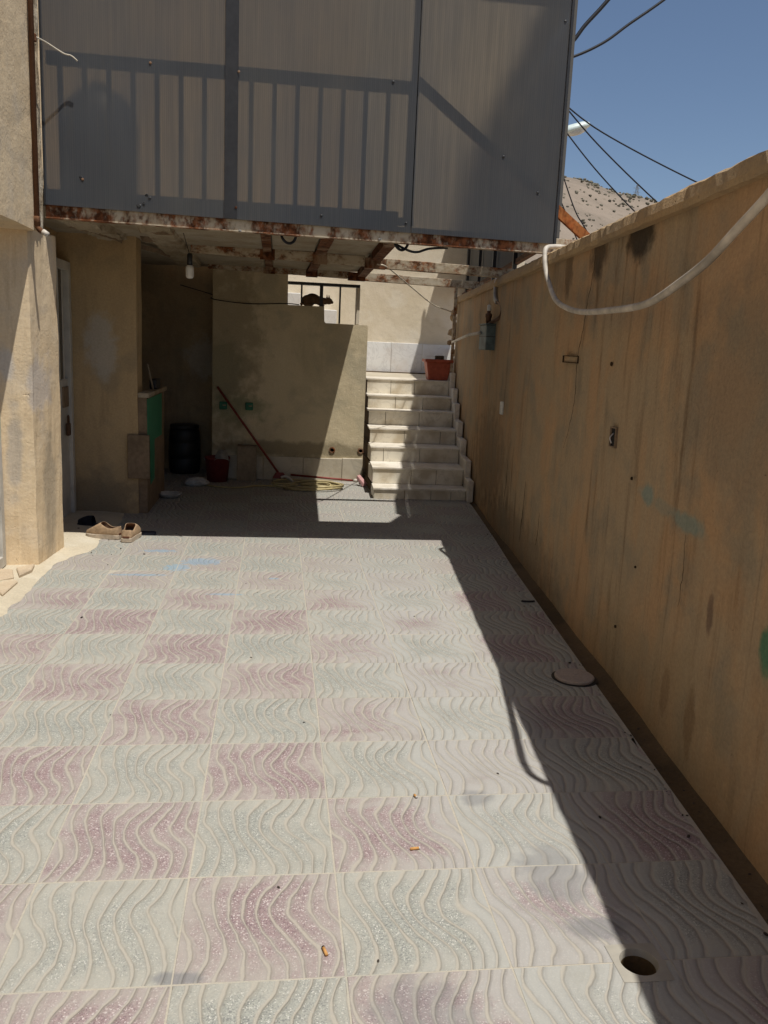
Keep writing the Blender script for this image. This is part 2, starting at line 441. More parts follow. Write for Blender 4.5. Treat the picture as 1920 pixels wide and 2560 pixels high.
def side_sheet_mat():
    g = G('grey_translucent_side_sheet')
    st = g.noise(30, 4, g.vscale(1, 1, 0.04))
    c = g.mix(st, (0.16, 0.155, 0.145), (0.24, 0.23, 0.21))
    df = g.node('ShaderNodeBsdfDiffuse')
    g.put(df.inputs['Color'], c)
    tr = g.node('ShaderNodeBsdfTranslucent')
    g.put(tr.inputs['Color'], c)
    mx = g.node('ShaderNodeMixShader')
    mx.inputs[0].default_value = 0.4
    g.link(df.outputs[0], mx.inputs[1])
    g.link(tr.outputs[0], mx.inputs[2])
    return g.done(mx.outputs[0])


M['side_sheet'] = side_sheet_mat()
M['conduit'] = simple('dirty_white_plastic', (0.53, 0.48, 0.41), 0.55, 0.35, var=0.35, nscale=14)
M['white'] = simple('white_plastic', (0.62, 0.62, 0.58), 0.45, 0.4)
M['door'] = simple('greyed_white_door_paint', (0.52, 0.50, 0.45), 0.5, 0.4, nscale=6)
M['glass_dark'] = simple('dark_dusty_glass', (0.05, 0.055, 0.055), 0.25, 0.5)
M['glass_green'] = simple('greenish_dusty_glass', (0.13, 0.2, 0.19), 0.2, 0.5)
M['brown_pipe'] = rusty('brown_painted_pipe', paint=(0.13, 0.065, 0.035), rust=(0.10, 0.045, 0.02), lo=0.45, hi=0.6)
M['galv'] = simple('galvanised_pipe', (0.34, 0.33, 0.31), 0.45, 0.5, metal=0.5)
M['meter'] = simple('blue_grey_meter_paint', (0.09, 0.125, 0.13), 0.5, 0.4, var=0.5, nscale=14)
M['brass'] = simple('old_brass', (0.10, 0.05, 0.028), 0.5, 0.4, metal=0.4)
M['terracotta'] = simple('red_plastic_planter', (0.34, 0.075, 0.04), 0.5, 0.35)
M['soil'] = simple('dry_soil', (0.10, 0.075, 0.055), 0.95, 0.1, var=0.5)
M['fur'] = simple('brown_fur', (0.16, 0.10, 0.06), 0.95, 0.1, var=0.45, nscale=24)
M['shoe'] = simple('tan_shoe_canvas', (0.36, 0.25, 0.155), 0.9, 0.15, var=0.3, nscale=60)
M['shoe_in'] = simple('brown_shoe_lining', (0.12, 0.05, 0.03), 0.9, 0.1)
M['sole'] = simple('dusty_rubber_sole', (0.46, 0.38, 0.29), 0.8, 0.2, nscale=50)
M['navy'] = simple('navy_rubber', (0.02, 0.025, 0.04), 0.6, 0.3)
M['strap'] = simple('pale_strap', (0.5, 0.48, 0.46), 0.7, 0.2)
M['red'] = simple('dull_red_plastic', (0.17, 0.028, 0.026), 0.5, 0.35)
M['pole'] = simple('red_painted_pole', (0.20, 0.035, 0.024), 0.5, 0.35)
M['bristle'] = simple('broom_bristle', (0.4, 0.33, 0.24), 0.9, 0.1, nscale=90)
M['pink'] = simple('pink_foam', (0.48, 0.27, 0.26), 0.7, 0.2)
M['hose'] = simple('straw_yellow_hose', (0.40, 0.33, 0.17), 0.5, 0.35, nscale=12)
M['board'] = simple('beige_board', (0.28, 0.22, 0.15), 0.85, 0.15)
M['brown_board'] = simple('brown_board', (0.22, 0.16, 0.105), 0.8, 0.2)
M['green'] = simple('green_gloss_paint', (0.02, 0.22, 0.115), 0.5, 0.35, var=0.15, nscale=6)
M['green_dark'] = simple('dull_green_paint', (0.025, 0.12, 0.07), 0.6, 0.3, nscale=20)
M['bag'] = simple('white_plastic_bag', (0.5, 0.48, 0.44), 0.5, 0.3)
M['cable'] = simple('black_cable', (0.018, 0.018, 0.021), 0.55, 0.3)
M['cord'] = simple('pale_cord', (0.6, 0.54, 0.44), 0.7, 0.2)
M['bulb'] = simple('frosted_bulb_glass', (0.62, 0.60, 0.55), 0.3, 0.4, var=0.05)
M['butt'] = simple('cigarette_filter', (0.52, 0.28, 0.10), 0.8, 0.1)
M['ash'] = simple('burnt_tip', (0.03, 0.025, 0.02), 0.9, 0.1)
M['cover'] = plaster('clay_cover', (0.48, 0.40, 0.35), (0.44, 0.37, 0.32), (0.40, 0.34, 0.30), samt=0, bump=0.5)
M['ceramic'] = simple('stained_ceramic', (0.34, 0.32, 0.275), 0.5, 0.4, nscale=12)
M['well'] = simple('drain_bottom', (0.012, 0.013, 0.015), 0.15, 0.5)
M['crumb'] = simple('dark_crumbs', (0.06, 0.05, 0.042), 0.95, 0.1, var=0.6)
M['crack'] = simple('crack_shadow_gap', (0.045, 0.03, 0.018), 0.95, 0.05)
M['lamp'] = simple('pale_green_lamp_shell', (0.62, 0.70, 0.66), 0.4, 0.4, var=0.08)
M['tank'] = simple('dark_tank_plastic', (0.03, 0.035, 0.045), 0.5, 0.35)


def hill_mat():
    g = G('dry_hillside')
    n = g.noise(0.05, 7, rough=0.65)
    cc = g.mix(g.ss(n, 0.35, 0.65), (0.29, 0.235, 0.185), (0.225, 0.185, 0.146))
    n2 = g.noise(0.5, 5, rough=0.7)
    cc = g.mix(g.ss(n2, 0.55, 0.72, 0, 0.7), cc, (0.14, 0.12, 0.085))
    return g.done(g.bsdf(cc, 0.95, g.bump(n2, 0.6, 1.2), 0.05))


M['hill'] = hill_mat()
M['shrub'] = simple('dry_shrub_leaves', (0.17, 0.155, 0.115), 0.95, 0.05, var=0.4, nscale=0.6)
M['ground'] = simple('dusty_ground', (0.32, 0.26, 0.2), 0.95, 0.05, nscale=0.8)


# ------------------------------------------------------------------ mesh helpers
def tag(o, label=None, cat=None, group=None, kind=None):
    if label:
        o['label'] = label
    if cat:
        o['category'] = cat
    if group:
        o['group'] = group
    if kind:
        o['kind'] = kind
    return o


def empty(name, loc, label=None, cat=None, group=None, kind=None):
    o = bpy.data.objects.new(name, None)
    o.location = loc
    o.empty_display_size = 0.1
    col.objects.link(o)
    return tag(o, label, cat, group, kind)


def wloc(o):
    p = Vector((0, 0, 0))
    while o is not None:
        p += o.location
        o = o.parent
    return p


def build(name, bm, mat, parent=None, smooth=False, origin=None):
    """link a bmesh given in world coordinates as ONE object with its origin at its own base"""
    bmesh.ops.recalc_face_normals(bm, faces=bm.faces)
    if origin is None:
        xs = [v.co for v in bm.verts]
        lo = Vector((min(c.x for c in xs), min(c.y for c in xs), min(c.z for c in xs)))
        hi = Vector((max(c.x for c in xs), max(c.y for c in xs), max(c.z for c in xs)))
        origin = Vector(((lo.x + hi.x) / 2, (lo.y + hi.y) / 2, lo.z))
    else:
        origin = Vector(origin)
    bmesh.ops.translate(bm, verts=bm.verts, vec=-origin)
    me = bpy.data.meshes.new(name)
    bm.to_mesh(me)
    bm.free()
    for mt in (mat if isinstance(mat, (list, tuple)) else [mat]):
        me.materials.append(mt)
    if smooth:
        for p in me.polygons:
            p.use_smooth = True
    o = bpy.data.objects.new(name, me)
    o.location = origin - (wloc(parent) if parent else Vector((0, 0, 0)))
    o.parent = parent
    col.objects.link(o)
    return o


def a_hexa(bm, p, mi=0):
    """8 points: 4 bottom ring, 4 top ring"""
    v = [bm.verts.new(q) for q in p]
    for f in ((3, 2, 1, 0), (4, 5, 6, 7), (0, 1, 5, 4), (1, 2, 6, 5), (2, 3, 7, 6), (3, 0, 4, 7)):
        bm.faces.new([v[i] for i in f]).material_index = mi
    return v


def a_box(bm, x0, x1, y0, y1, z0, z1, mi=0):
    return a_hexa(bm, [(x0, y0, z0), (x1, y0, z0), (x1, y1, z0), (x0, y1, z0), (x0, y0, z1), (x1, y0, z1), (x1, y1, z1), (x0, y1, z1)], mi)


def bevel(bm, w, seg=1):
    bmesh.ops.bevel(bm, geom=list(bm.edges), offset=w, segments=seg, affect='EDGES', profile=0.5)


def a_prism(bm, poly, z0, z1):
    b = [bm.verts.new((x, y, z0)) for x, y in poly]
    t = [bm.verts.new((x, y, z1)) for x, y in poly]
    bm.faces.new(b[::-1])
    bm.faces.new(t)
    n = len(poly)
    for i in range(n):
        bm.faces.new([b[i], b[(i + 1) % n], t[(i + 1) % n], t[i]])
    return t


def a_tube(bm, pts, r, sides=8, cap=True, closed=False, mi=0):
    pts = [Vector(p) for p in pts]
    n = len(pts)
    rings = []
    up = None
    for i in range(n):
        if closed:
            t = pts[(i + 1) % n] - pts[i - 1]
        else:
            t = pts[min(i + 1, n - 1)] - pts[max(i - 1, 0)]
        t.normalize()
        if up is None:
            up = Vector((0, 0, 1)) if abs(t.z) < 0.9 else Vector((1, 0, 0))
        a = (up - t * up.dot(t)).normalized()
        b = t.cross(a)
        up = a
        rr = r[i] if isinstance(r, (list, tuple)) else r
        rings.append([bm.verts.new(pts[i] + (a * math.cos(k * 2 * PI / sides) + b * math.sin(k * 2 * PI / sides)) * rr) for k in range(sides)])
    m = n if closed else n - 1
    for i in range(m):
        A, B = rings[i], rings[(i + 1) % n]
        for k in range(sides):
            bm.faces.new([A[k], A[(k + 1) % sides], B[(k + 1) % sides], B[k]]).material_index = mi
    if cap and not closed:
        bm.faces.new(rings[0][::-1]).material_index = mi
        bm.faces.new(rings[-1]).material_index = mi
    return rings


def a_lathe(bm, prof, c, axis='Z', sides=20, cap=True):
    """prof = [(radius, height)]"""
    c = Vector(c)
    rings = []
    for (r, h) in prof:
        ring = []
        for k in range(sides):
            a = 2 * PI * k / sides
            if axis == 'Z':
                q = Vector((r * math.cos(a), r * math.sin(a), h))
            elif axis == 'Y':
                q = Vector((r * math.cos(a), h, r * math.sin(a)))
            else:
                q = Vector((h, r * math.cos(a), r * math.sin(a)))
            ring.append(bm.verts.new(c + q))
        rings.append(ring)
    for A, B in zip(rings[:-1], rings[1:]):
        for k in range(sides):
            bm.faces.new([A[k], A[(k + 1) % sides], B[(k + 1) % sides], B[k]])
    if cap:
        bm.faces.new(rings[0][::-1])
        bm.faces.new(rings[-1])
    return rings


def jitter(bm, amp, freq=6.0, keep=None):
    for v in bm.verts:
        if keep and keep(v.co):
            continue
        v.co += mnoise.noise_vector(v.co * freq) * amp


def subdiv(bm, cuts):
    bmesh.ops.subdivide_edges(bm, edges=list(bm.edges), cuts=cuts, use_grid_fill=True)


def box(name, x0, x1, y0, y1, z0, z1, mat, parent=None, bev=0.0, rough=0.0, cuts=0):
    bm = bmesh.new()
    a_box(bm, x0, x1, y0, y1, z0, z1)
    if cuts:
        subdiv(bm, cuts)
        jitter(bm, rough)
    elif bev:
        bevel(bm, bev)
    return build(name, bm, mat, parent)


def tube(name, pts, r, mat, parent=None, sides=8):
    bm = bmesh.new()
    a_tube(bm, pts, r, sides)
    return build(name, bm, mat, parent, smooth=True)


def spline(pts, n=8):
    """Catmull-Rom through the points"""
    P = [Vector(p) for p in pts]
    P = [P[0] * 2 - P[1]] + P + [P[-1] * 2 - P[-2]]
    out = []
    for i in range(1, len(P) - 2):
        for k in range(n):
            t = k / n
            a, b, c, d = P[i - 1:i + 3]
            out.append(0.5 * ((2 * b) + (c - a) * t + (2 * a - 5 * b + 4 * c - d) * t * t + (3 * b - a - 3 * c + d) * t ** 3))
    out.append(P[-2])
    return out


def WX(y):
    """inner face of the right courtyard wall"""
    return 1.195 + 0.0885 * y


def wy(y):
    return 1.038 * (y + 1.738) - 1.738


def wz(z):
    return 1.449 + 1.038 * (z - 1.449)


def SX(y):
    return 1.69 + 0.117 * (y - 4.1)


# ================================================================== SETTING
# ---- ground, hill
bm = bmesh.new()
bmesh.ops.create_grid(bm, x_segments=2, y_segments=2, size=1500)
bmesh.ops.translate(bm, verts=bm.verts, vec=(0, 0, -0.25))
tag(build('ground', bm, M['ground']), kind='structure')

ridge = [(-500, 30), (-250, 42), (-120, 55), (-20, 60), (40, 53), (70, 48.3), (76, 48.2), (80, 48.0), (84, 47.5), (89, 45.8), (95, 44.5), (103, 44.0), (130, 39), (200, 30), (320, 26), (520, 18), (800, 6)]


def ridge_z(x):
    for (a, b), (c, d) in zip(ridge[:-1], ridge[1:]):
        if a <= x <= c:
            t = (x - a) / (c - a)
            return b + (d - b) * t
    return 5


def hill_z(x, y):
    # measured along the ray from the courtyard so that the crest keeps its shape
    k = max(0.0, min(1.0, (y - 70) / 170.0))
    z = ridge_z(x * 240.0 / max(y, 120)) * (k * k * (3 - 2 * k)) if y < 240 else ridge_z(x) * max(0.0, 1 - (y - 240) / 260.0)
    a = min(1.0, k * 2)
    z += a * (mnoise.noise(Vector((x * 0.03, y * 0.03, 1))) * 2.2 * (1 - k * 0.8) + mnoise.noise(Vector((x * 0.12, y * 0.12, 5))) * 0.7 + mnoise.noise(Vector((x * 0.5, y * 0.5, 2))) * 0.22)
    return z - 0.3


bm = bmesh.new()
xs = [-500 + 20 * i for i in range(26)] + [20 + 2.5 * i for i in range(52)] + [150 + 20 * i for i in range(33)]
ys = [70 + 5.0 * i for i in range(34)] + [240 + 20 * i for i in range(14)]
grid = [[bm.verts.new((x, y, hill_z(x, y))) for x in xs] for y in ys]
for r0, r1 in zip(grid[:-1], grid[1:]):
    for i in range(len(xs) - 1):
        bm.faces.new([r0[i], r0[i + 1], r1[i + 1], r1[i]])
tag(build('hill', bm, M['hill'], smooth=True), kind='structure')

bm = bmesh.new()
rs = random.Random(4)
n = 0
while n < 900:
    y = 238 - 128 * rs.random() ** 1.6
    x = rs.uniform(0.28, 0.5) * y if n < 650 else rs.uniform(-1.2, 1.6) * y
    if mnoise.noise(Vector((x * 0.03, y * 0.03, 9))) < rs.uniform(-0.5, 0.35):
        continue
    s = rs.uniform(0.25, 0.62) * (y / 240) ** 1.4
    z = hill_z(x, y)
    r = bmesh.ops.create_icosphere(bm, subdivisions=1, radius=s, matrix=Matrix.Translation((x, y, z + s * 0.4)) @ Matrix.Diagonal((1.15, 1.15, 0.8, 1)))
    for v in r['verts']:
        v.co += mnoise.noise_vector(v.co * 1.7) * s * 0.45
    n += 1
tag(build('hillside_shrubs', bm, M['shrub']), kind='stuff')

# ---- floor: grout bed (with the drain's well left open) and one object per tile
T = 0.4
HX0, HX1, HY0, HY1 = 0.657, 0.778, -0.066, 0.058
floor_e = empty('floor', (0, 3, 0), kind='structure')
bm = bmesh.new()
for (x0, x1, y0, y1) in ((-2.8, -1.6, 5.66, 8.3), (-1.6, HX0, -4, 8.3), (HX0, HX1, -4, HY0), (HX0, HX1, HY1, 8.3)):
    a_box(bm, x0, x1, y0, y1, -0.09, -0.0007)
pe = [(HX1, -4.0)] + [(WX(q) - (0.05 + 0.035 * max(0.0, min(1.0, (5.2 - q) / 1.4))) + 0.004, q) for q in (-4.0, -2, 0, 2, 3.2, 3.6, 4.0, 4.4, 4.6, 6, 8.3)] + [(HX1, 8.3)]
a_prism(bm, pe, -0.09, -0.0007)
build('grout_bed', bm, M['grout'], floor_e)


def clip(poly, a, b, c):
    """keep a*x + b*y <= c"""
    out = []
    n = len(poly)
    for i in range(n):
        p, q = poly[i], poly[(i + 1) % n]
        dp, dq = a * p[0] + b * p[1] - c, a * q[0] + b * q[1] - c
        if dp <= 0:
            out.append(p)
        if (dp < 0 < dq) or (dq < 0 < dp):
            t = dp / (dp - dq)
            out.append((p[0] + (q[0] - p[0]) * t, p[1] + (q[1] - p[1]) * t))
    return out


def gut(y):
    """width of the bare strip along the right wall"""
    return 0.05 + 0.035 * max(0.0, min(1.0, (5.2 - y) / 1.4))


tile_mesh = {}
G2 = 0.0024
rt = random.Random(11)
for c in range(-6, 5):
    for r in range(-4, 20):
        x0, y0 = c * T, r * T
        if c < -4 and r < 15 or r == 19 and c > -3:
            continue
        if x0 > 0.95 and y0 > 6.4:
            continue
        red = (c + r) % 2 == 1
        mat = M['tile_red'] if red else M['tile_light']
        cx, cy = x0 + T / 2, y0 + T / 2
        dz = rt.uniform(0.0, 0.0012)
        full = x0 + T < WX(y0) - gut(y0) - 0.01
        notch = (c == 1 and r in (-1, 0))
        if full and not notch:
            if red not in tile_mesh:
                bm = bmesh.new()
                h = T / 2 - G2
                b = [bm.verts.new((sx * h, sy * h, -0.02)) for sx, sy in ((-1, -1), (1, -1), (1, 1), (-1, 1))]
                t1 = [bm.verts.new((sx * h, sy * h, -0.0012)) for sx, sy in ((-1, -1), (1, -1), (1, 1), (-1, 1))]
                k = h - 0.0012
                t2 = [bm.verts.new((sx * k, sy * k, 0)) for sx, sy in ((-1, -1), (1, -1), (1, 1), (-1, 1))]
                for A, B in ((b, t1), (t1, t2)):
                    for i in range(4):
                        bm.faces.new([A[i], A[(i + 1) % 4], B[(i + 1) % 4], B[i]])
                bm.faces.new(t2)
                bmesh.ops.recalc_face_normals(bm, faces=bm.faces)
                me = bpy.data.meshes.new('tile')
                bm.to_mesh(me)
                bm.free()
                me.materials.append(mat)
                tile_mesh[red] = me
            o = bpy.data.objects.new('tile', tile_mesh[red])
            o.location = Vector((cx, cy, dz)) - floor_e.location
            o.rotation_euler = (rt.gauss(0, 0.0011), rt.gauss(0, 0.0011), rt.gauss(0, 0.002))
            o.parent = floor_e
            col.objects.link(o)
        else:
            if notch:
                if r == 0:
                    poly = [(x0 + G2, y0 + G2), (HX0, y0 + G2), (HX0, HY1), (HX1, HY1), (HX1, y0 + G2), (x0 + T - G2, y0 + G2), (x0 + T - G2, y0 + T - G2), (x0 + G2, y0 + T - G2)]
                else:
                    poly = [(x0 + G2, y0 + G2), (x0 + T - G2, y0 + G2), (x0 + T - G2, y0 + T - G2), (HX1, y0 + T - G2), (HX1, HY0), (HX0, HY0), (HX0, y0 + T - G2), (x0 + G2, y0 + T - G2)]
            else:
                poly = [(x0 + G2, y0 + G2), (x0 + T - G2, y0 + G2), (x0 + T - G2, y0 + T - G2), (x0 + G2, y0 + T - G2)]
                gw = gut(cy)
                poly = clip(poly, 1, -0.0885, 1.195 - gw)
                if len(poly) < 3:
                    continue
                # ragged cut along the gutter
                q = []
                for i, p in enumerate(poly):
                    nx = poly[(i + 1) % len(poly)]
                    q.append(p)
                    if abs(p[0] - 0.0885 * p[1] - (1.195 - gw)) < 1e-4 and abs(nx[0] - 0.0885 * nx[1] - (1.195 - gw)) < 1e-4:
                        for s in range(1, 9):
                            t = s / 9
                            q.append((p[0] + (nx[0] - p[0]) * t - rt.uniform(0.0, 0.022), p[1] + (nx[1] - p[1]) * t))
                poly = q
            bm = bmesh.new()
            a_prism(bm, poly, -0.02 + dz, dz)
            build('tile', bm, mat, floor_e, origin=(cx, cy, dz))

# bare strip along the wall, cement apron and flagstones on the left
bm = bmesh.new()
prev = None
for i in range(44):
    y = -4 + 0.25 * i
    if y > 6.4:
        break
    row = [bm.verts.new((WX(y) - gut(y) - 0.03, y, -0.008)), bm.verts.new((WX(y) - gut(y) * 0.5, y, -0.012 + 0.004 * mnoise.noise(Vector((0, y * 3, 0))))), bm.verts.new((WX(y) + 0.02, y, 0.012 + 0.012 * mnoise.noise(Vector((2, y * 4, 0)))))]
    if prev:
        for k in range(2):
            bm.faces.new([prev[k], prev[k + 1], row[k + 1], row[k]])
    prev = row
# the tile bed is lower here: close underneath
tag(build('gutter', bm, M['gutter'], smooth=True), kind='structure')

apron_e = empty('apron', (-1.8, 3, 0), kind='structure')
bm = bmesh.new()
prev = None
ynow = -4.0
while ynow < 5.46:
    edge = -1.605 + 0.05 * mnoise.noise(Vector((0, ynow * 2.1, 3)))
    if ynow > 3.75:
        edge += 0.16 * min(1, (ynow - 3.75) / 0.4)
    row = [bm.verts.new((-2.3, ynow, 0.022)), bm.verts.new((edge - 0.14, ynow, 0.016 + 0.006 * mnoise.noise(Vector((1, ynow * 5, 0))))), bm.verts.new((edge - 0.03, ynow, 0.008)), bm.verts.new((edge + 0.035 + 0.03 * mnoise.noise(Vector((5, ynow * 9, 0))), ynow, 0.0012))]
    if prev:
        for k in range(3):
            bm.faces.new([prev[k], prev[k + 1], row[k + 1], row[k]])
    prev = row
    ynow += 0.07
build('cement_screed', bm, M['apron'], apron_e, smooth=True)
for poly in ([(-2.05, 3.25), (-1.80, 3.22), (-1.70, 3.33), (-1.76, 3.50), (-2.05, 3.56)], [(-1.79, 3.18), (-1.66, 2.98), (-1.665, 3.25), (-1.70, 3.30)], [(-2.05, 2.9), (-1.83, 2.85), (-1.69, 2.93), (-1.80, 3.17), (-2.05, 3.2)],
             [(-2.05, 2.5), (-1.78, 2.45), (-1.67, 2.6), (-1.69, 2.88), (-1.84, 2.81), (-2.05, 2.85)], [(-2.05, 2.0), (-1.74, 2.02), (-1.66, 2.3), (-1.77, 2.41), (-2.05, 2.45)], [(-1.74, 3.53), (-1.68, 3.36), (-1.645, 3.5), (-1.67, 3.62)]):
    bm = bmesh.new()
    a_prism(bm, [(x + rt.uniform(-.008, .008), y + rt.uniform(-.008, .008)) for x, y in poly], 0.004, 0.028 + rt.uniform(-0.003, 0.004))
    bevel(bm, 0.005)
    build('flagstone', bm, M['flag'], apron_e)

# ================================================================== RIGHT COURTYARD WALL
wall = empty('courtyard_wall', (WX(3), 3, 0), 'long ochre plastered courtyard wall with streaks along the right side', 'wall')
Y0, Y1, TH = -4.2, 8.6, 0.2
bm = bmesh.new()
nx_, nz_ = 90, 14
inner = []
for j in range(nz_ + 1):
    z = -0.2 + (2.015 + 0.2) * j / nz_
    row = []
    for i in range(nx_ + 1):
        y = Y0 + (Y1 - Y0) * i / nx_
        x = WX(y) + 0.012 * mnoise.noise(Vector((0, y * 0.9, z * 0.9))) + 0.004 * mnoise.noise(Vector((3, y * 4, z * 4)))
        row.append(bm.verts.new((x, y, z)))
    inner.append(row)
outer = [[bm.verts.new((WX(y) + TH, y, z)) for y in (Y0, Y1)] for z in (-0.2, 2.015)]
for j in range(nz_):
    for i in range(nx_):
        bm.faces.new([inner[j][i], inner[j][i + 1], inner[j + 1][i + 1], inner[j + 1][i]])
bm.faces.new([outer[0][0], outer[0][1], outer[1][1], outer[1][0]])
bm.faces.new([r[0] for r in inner] + [outer[1][0], outer[0][0]])
bm.faces.new([r[-1] for r in inner] + [outer[1][1], outer[0][1]])
bm.faces.new(inner[-1] + [outer[1][1], outer[1][0]])
build('wall_body', bm, M['right_wall'], wall)

bm = bmesh.new()
prev = None
i = 0
y = Y0
while y < Y1 + 0.01:
    def nn(k, f=7.0, a=1.0):
        return a * mnoise.noise(Vector((k * 3.1, y * f, k)))
    w = WX(y)
    zt = 2.094 + 0.006 * nn(1, 3) + 0.006 * nn(2, 13)
    pts = [(w + 0.01, 2.0), (w - 0.03 + 0.006 * nn(3), 2.005 + 0.007 * nn(4)), (w - 0.034 + 0.007 * nn(5, 9), 2.027 + 0.004 * nn(9)), (w - 0.022 + 0.01 * nn(6, 16), 2.073 + 0.008 * nn(7, 18)), (w + 0.012 + 0.01 * nn(8, 11), zt), (w + TH * 0.6, zt + 0.008), (w + TH + 0.03, zt - 0.01), (w + TH + 0.03, 2.005)]
    ring = [bm.verts.new((px, y, pz)) for px, pz in pts]
    if prev:
        for k in range(len(ring)):
            bm.faces.new([prev[k], prev[(k + 1) % len(ring)], ring[(k + 1) % len(ring)], ring[k]])
    else:
        bm.faces.new(ring)
    prev = ring
    y += 0.045
bm.faces.new(prev[::-1])
build('coping', bm, M['coping'], wall)


def ribbon(name, pts, w, parent):
    """a hairline crack: a thin raised-edge strip following the wall face"""
    bm = bmesh.new()
    prev = None
    rr = random.Random(len(pts) * 7)
    P = spline(pts, 7)
    for k, p in enumerate(P):
        t = k / (len(P) - 1)
        ww = w * (0.35 + 0.65 * math.sin(PI * min(1, max(0, t * 0.9 + 0.08)))) * rr.uniform(0.6, 1.3)
        j = rr.uniform(-1, 1) * 0.006
        q = [bm.verts.new((p.x - 0.0135, p.y + j - ww, p.z)), bm.verts.new((p.x - 0.0135, p.y + j + ww, p.z))]
        if prev:
            bm.faces.new([prev[0], prev[1], q[1], q[0]])
        prev = q
    return build(name, bm, M['crack'], parent)


for pts, w in (([(2.44, 1.94), (2.47, 1.82), (2.52, 1.72), (2.56, 1.58), (2.62, 1.45), (2.61, 1.23), (2.67, 1.08), (2.75, 0.95)], 0.0042), ([(3.67, 0.62), (3.70, 0.4), (3.74, 0.19)], 0.006), ([(4.35, 0.8), (4.37, 0.5), (4.42, 0.3)], 0.005), ([(3.2, 0.50), (3.22, 0.35), (3.25, 0.28)], 0.004), ([(0.98, 0.86), (0.97, 0.72), (0.975, 0.6)], 0.002)):
    ribbon('crack', [(WX(wy(a)), wy(a), wz(b)) for a, b in pts], w, wall)


def wall_frame(name, yc, zc, w, h, depth, rim, mat, mat_in, parent):
    yc, zc = wy(yc), wz(zc)
    bm = bmesh.new()
    x = WX(yc) - 0.016
    a_box(bm, x, x + 0.03, yc - w / 2, yc + w / 2, zc + h / 2 - rim, zc + h / 2)
    a_box(bm, x, x + 0.03, yc - w / 2, yc + w / 2, zc - h / 2, zc - h / 2 + rim)
    a_box(bm, x, x + 0.03, yc - w / 2, yc - w / 2 + rim, zc - h / 2 + rim, zc + h / 2 - rim)
    a_box(bm, x, x + 0.03, yc + w / 2 - rim, yc + w / 2, zc - h / 2 + rim, zc + h / 2 - rim)
    o = build(name, bm, mat, parent)
    bm = bmesh.new()
    a_box(bm, x + 0.008, x + 0.02, yc - w / 2 + rim, yc + w / 2 - rim, zc - h / 2 + rim, zc + h / 2 - rim)
    build('recess', bm, mat_in, o)
    return o


e = empty('junction_box', (WX(2.77), 2.77, 1.43), 'narrow rectangular junction box beside the long wall crack', 'junction box')
wall_frame('box_rim', 2.77, 1.43, 0.25, 0.04, 0.02, 0.004, M['crack'], M['right_wall'], e)
e = empty('empty_socket_hole', (WX(1.9), 1.9, 1.10), 'dark empty socket hole in the middle of the ochre wall', 'socket')
wall_frame('socket_rim', 1.9, 1.10, 0.07, 0.095, 0.02, 0.006, M['brown_board'], M['black'], e)
tube('loose_wire', spline([(WX(2.04) - 0.01, 2.04, 1.105), (WX(2.04) - 0.03, 2.03, 1.085), (WX(2.04) - 0.022, 2.025, 1.06)], 4), 0.003, M['strap'], e)
bm = bmesh.new()
a_box(bm, WX(5.03) - 0.022, WX(5.03) + 0.02, 5.0, 5.06, 0.955, 1.06)
bevel(bm, 0.006)
tag(build('switch_plate', bm, M['white']), 'small white switch plate on the ochre wall near the stairs', 'switch')
for yy, zz, rr_ in ((2.03, 1.42, 0.011), (1.6, 0.96, 0.008), (1.62, 0.31, 0.008), (1.45, 0.62, 0.006)):
    yy, zz = wy(yy), wz(zz)
    bm = bmesh.new()
    a_lathe(bm, [(rr_, 0.0), (rr_ * 0.8, -0.006), (rr_ * 0.2, -0.0065)], (WX(yy) - 0.008, yy, zz), 'X', 9)
    build('pit', bm, M['crack'], wall)

# ================================================================== HOUSE ON THE LEFT
house = empty('house', (-2.6, 2, 0), 'tan plastered two storey house on the left with square corner pillar', 'house')
bm = bmesh.new()
a_prism(bm, [(-1.86, 3.625), (-1.655, 3.68), (-1.602, 4.125), (-1.95, 4.135)], -0.1, 2.05)
subdiv(bm, 9)
jitter(bm, 0.007, 9.0)
jitter(bm, 0.004, 30.0)
build('pillar', bm, M['house'], house)
bm = bmesh.new()
a_box(bm, -4.5, -1.61, -4.2, 3.69, 2.03, 5.4)
subdiv(bm, 20)
jitter(bm, 0.006, 5.0)
build('upper_wall', bm, M['house'], house)
bm = bmesh.new()
a_box(bm, -2.6, -1.622, 3.685, 3.925, 2.05, 5.4)
subdiv(bm, 30)
jitter(bm, 0.012, 14.0)
jitter(bm, 0.012, 34.0)
build('broken_wall_end', bm, M['broken'], house)
box('ground_floor_wall', -2.3, -1.875, -4.2, 3.64, -0.1, 2.028, M['house'], house)
dr = empty('glazed_door', (0, 0, 0))
dr.parent = house
dr.location = Vector((-1.85, 3.2, 0.02)) - house.location
dr.name = 'glazed_door'
for (a, b, c, d_) in ((2.6, 2.66, 0.02, 1.92), (3.56, 3.625, 0.02, 1.92), (2.66, 3.56, 1.86, 1.92), (2.66, 3.56, 0.02, 0.09), (2.66, 3.56, 0.40, 0.47)):
    box('frame', -1.872, -1.828, a, b, c, d_, M['door'], dr, 0.004)
box('pane', -1.862, -1.85, 2.66, 3.56, 0.47, 1.86, M['glass_green'], dr)
box('kick_panel', -1.866, -1.846, 2.66, 3.56, 0.09, 0.40, M['door'], dr)
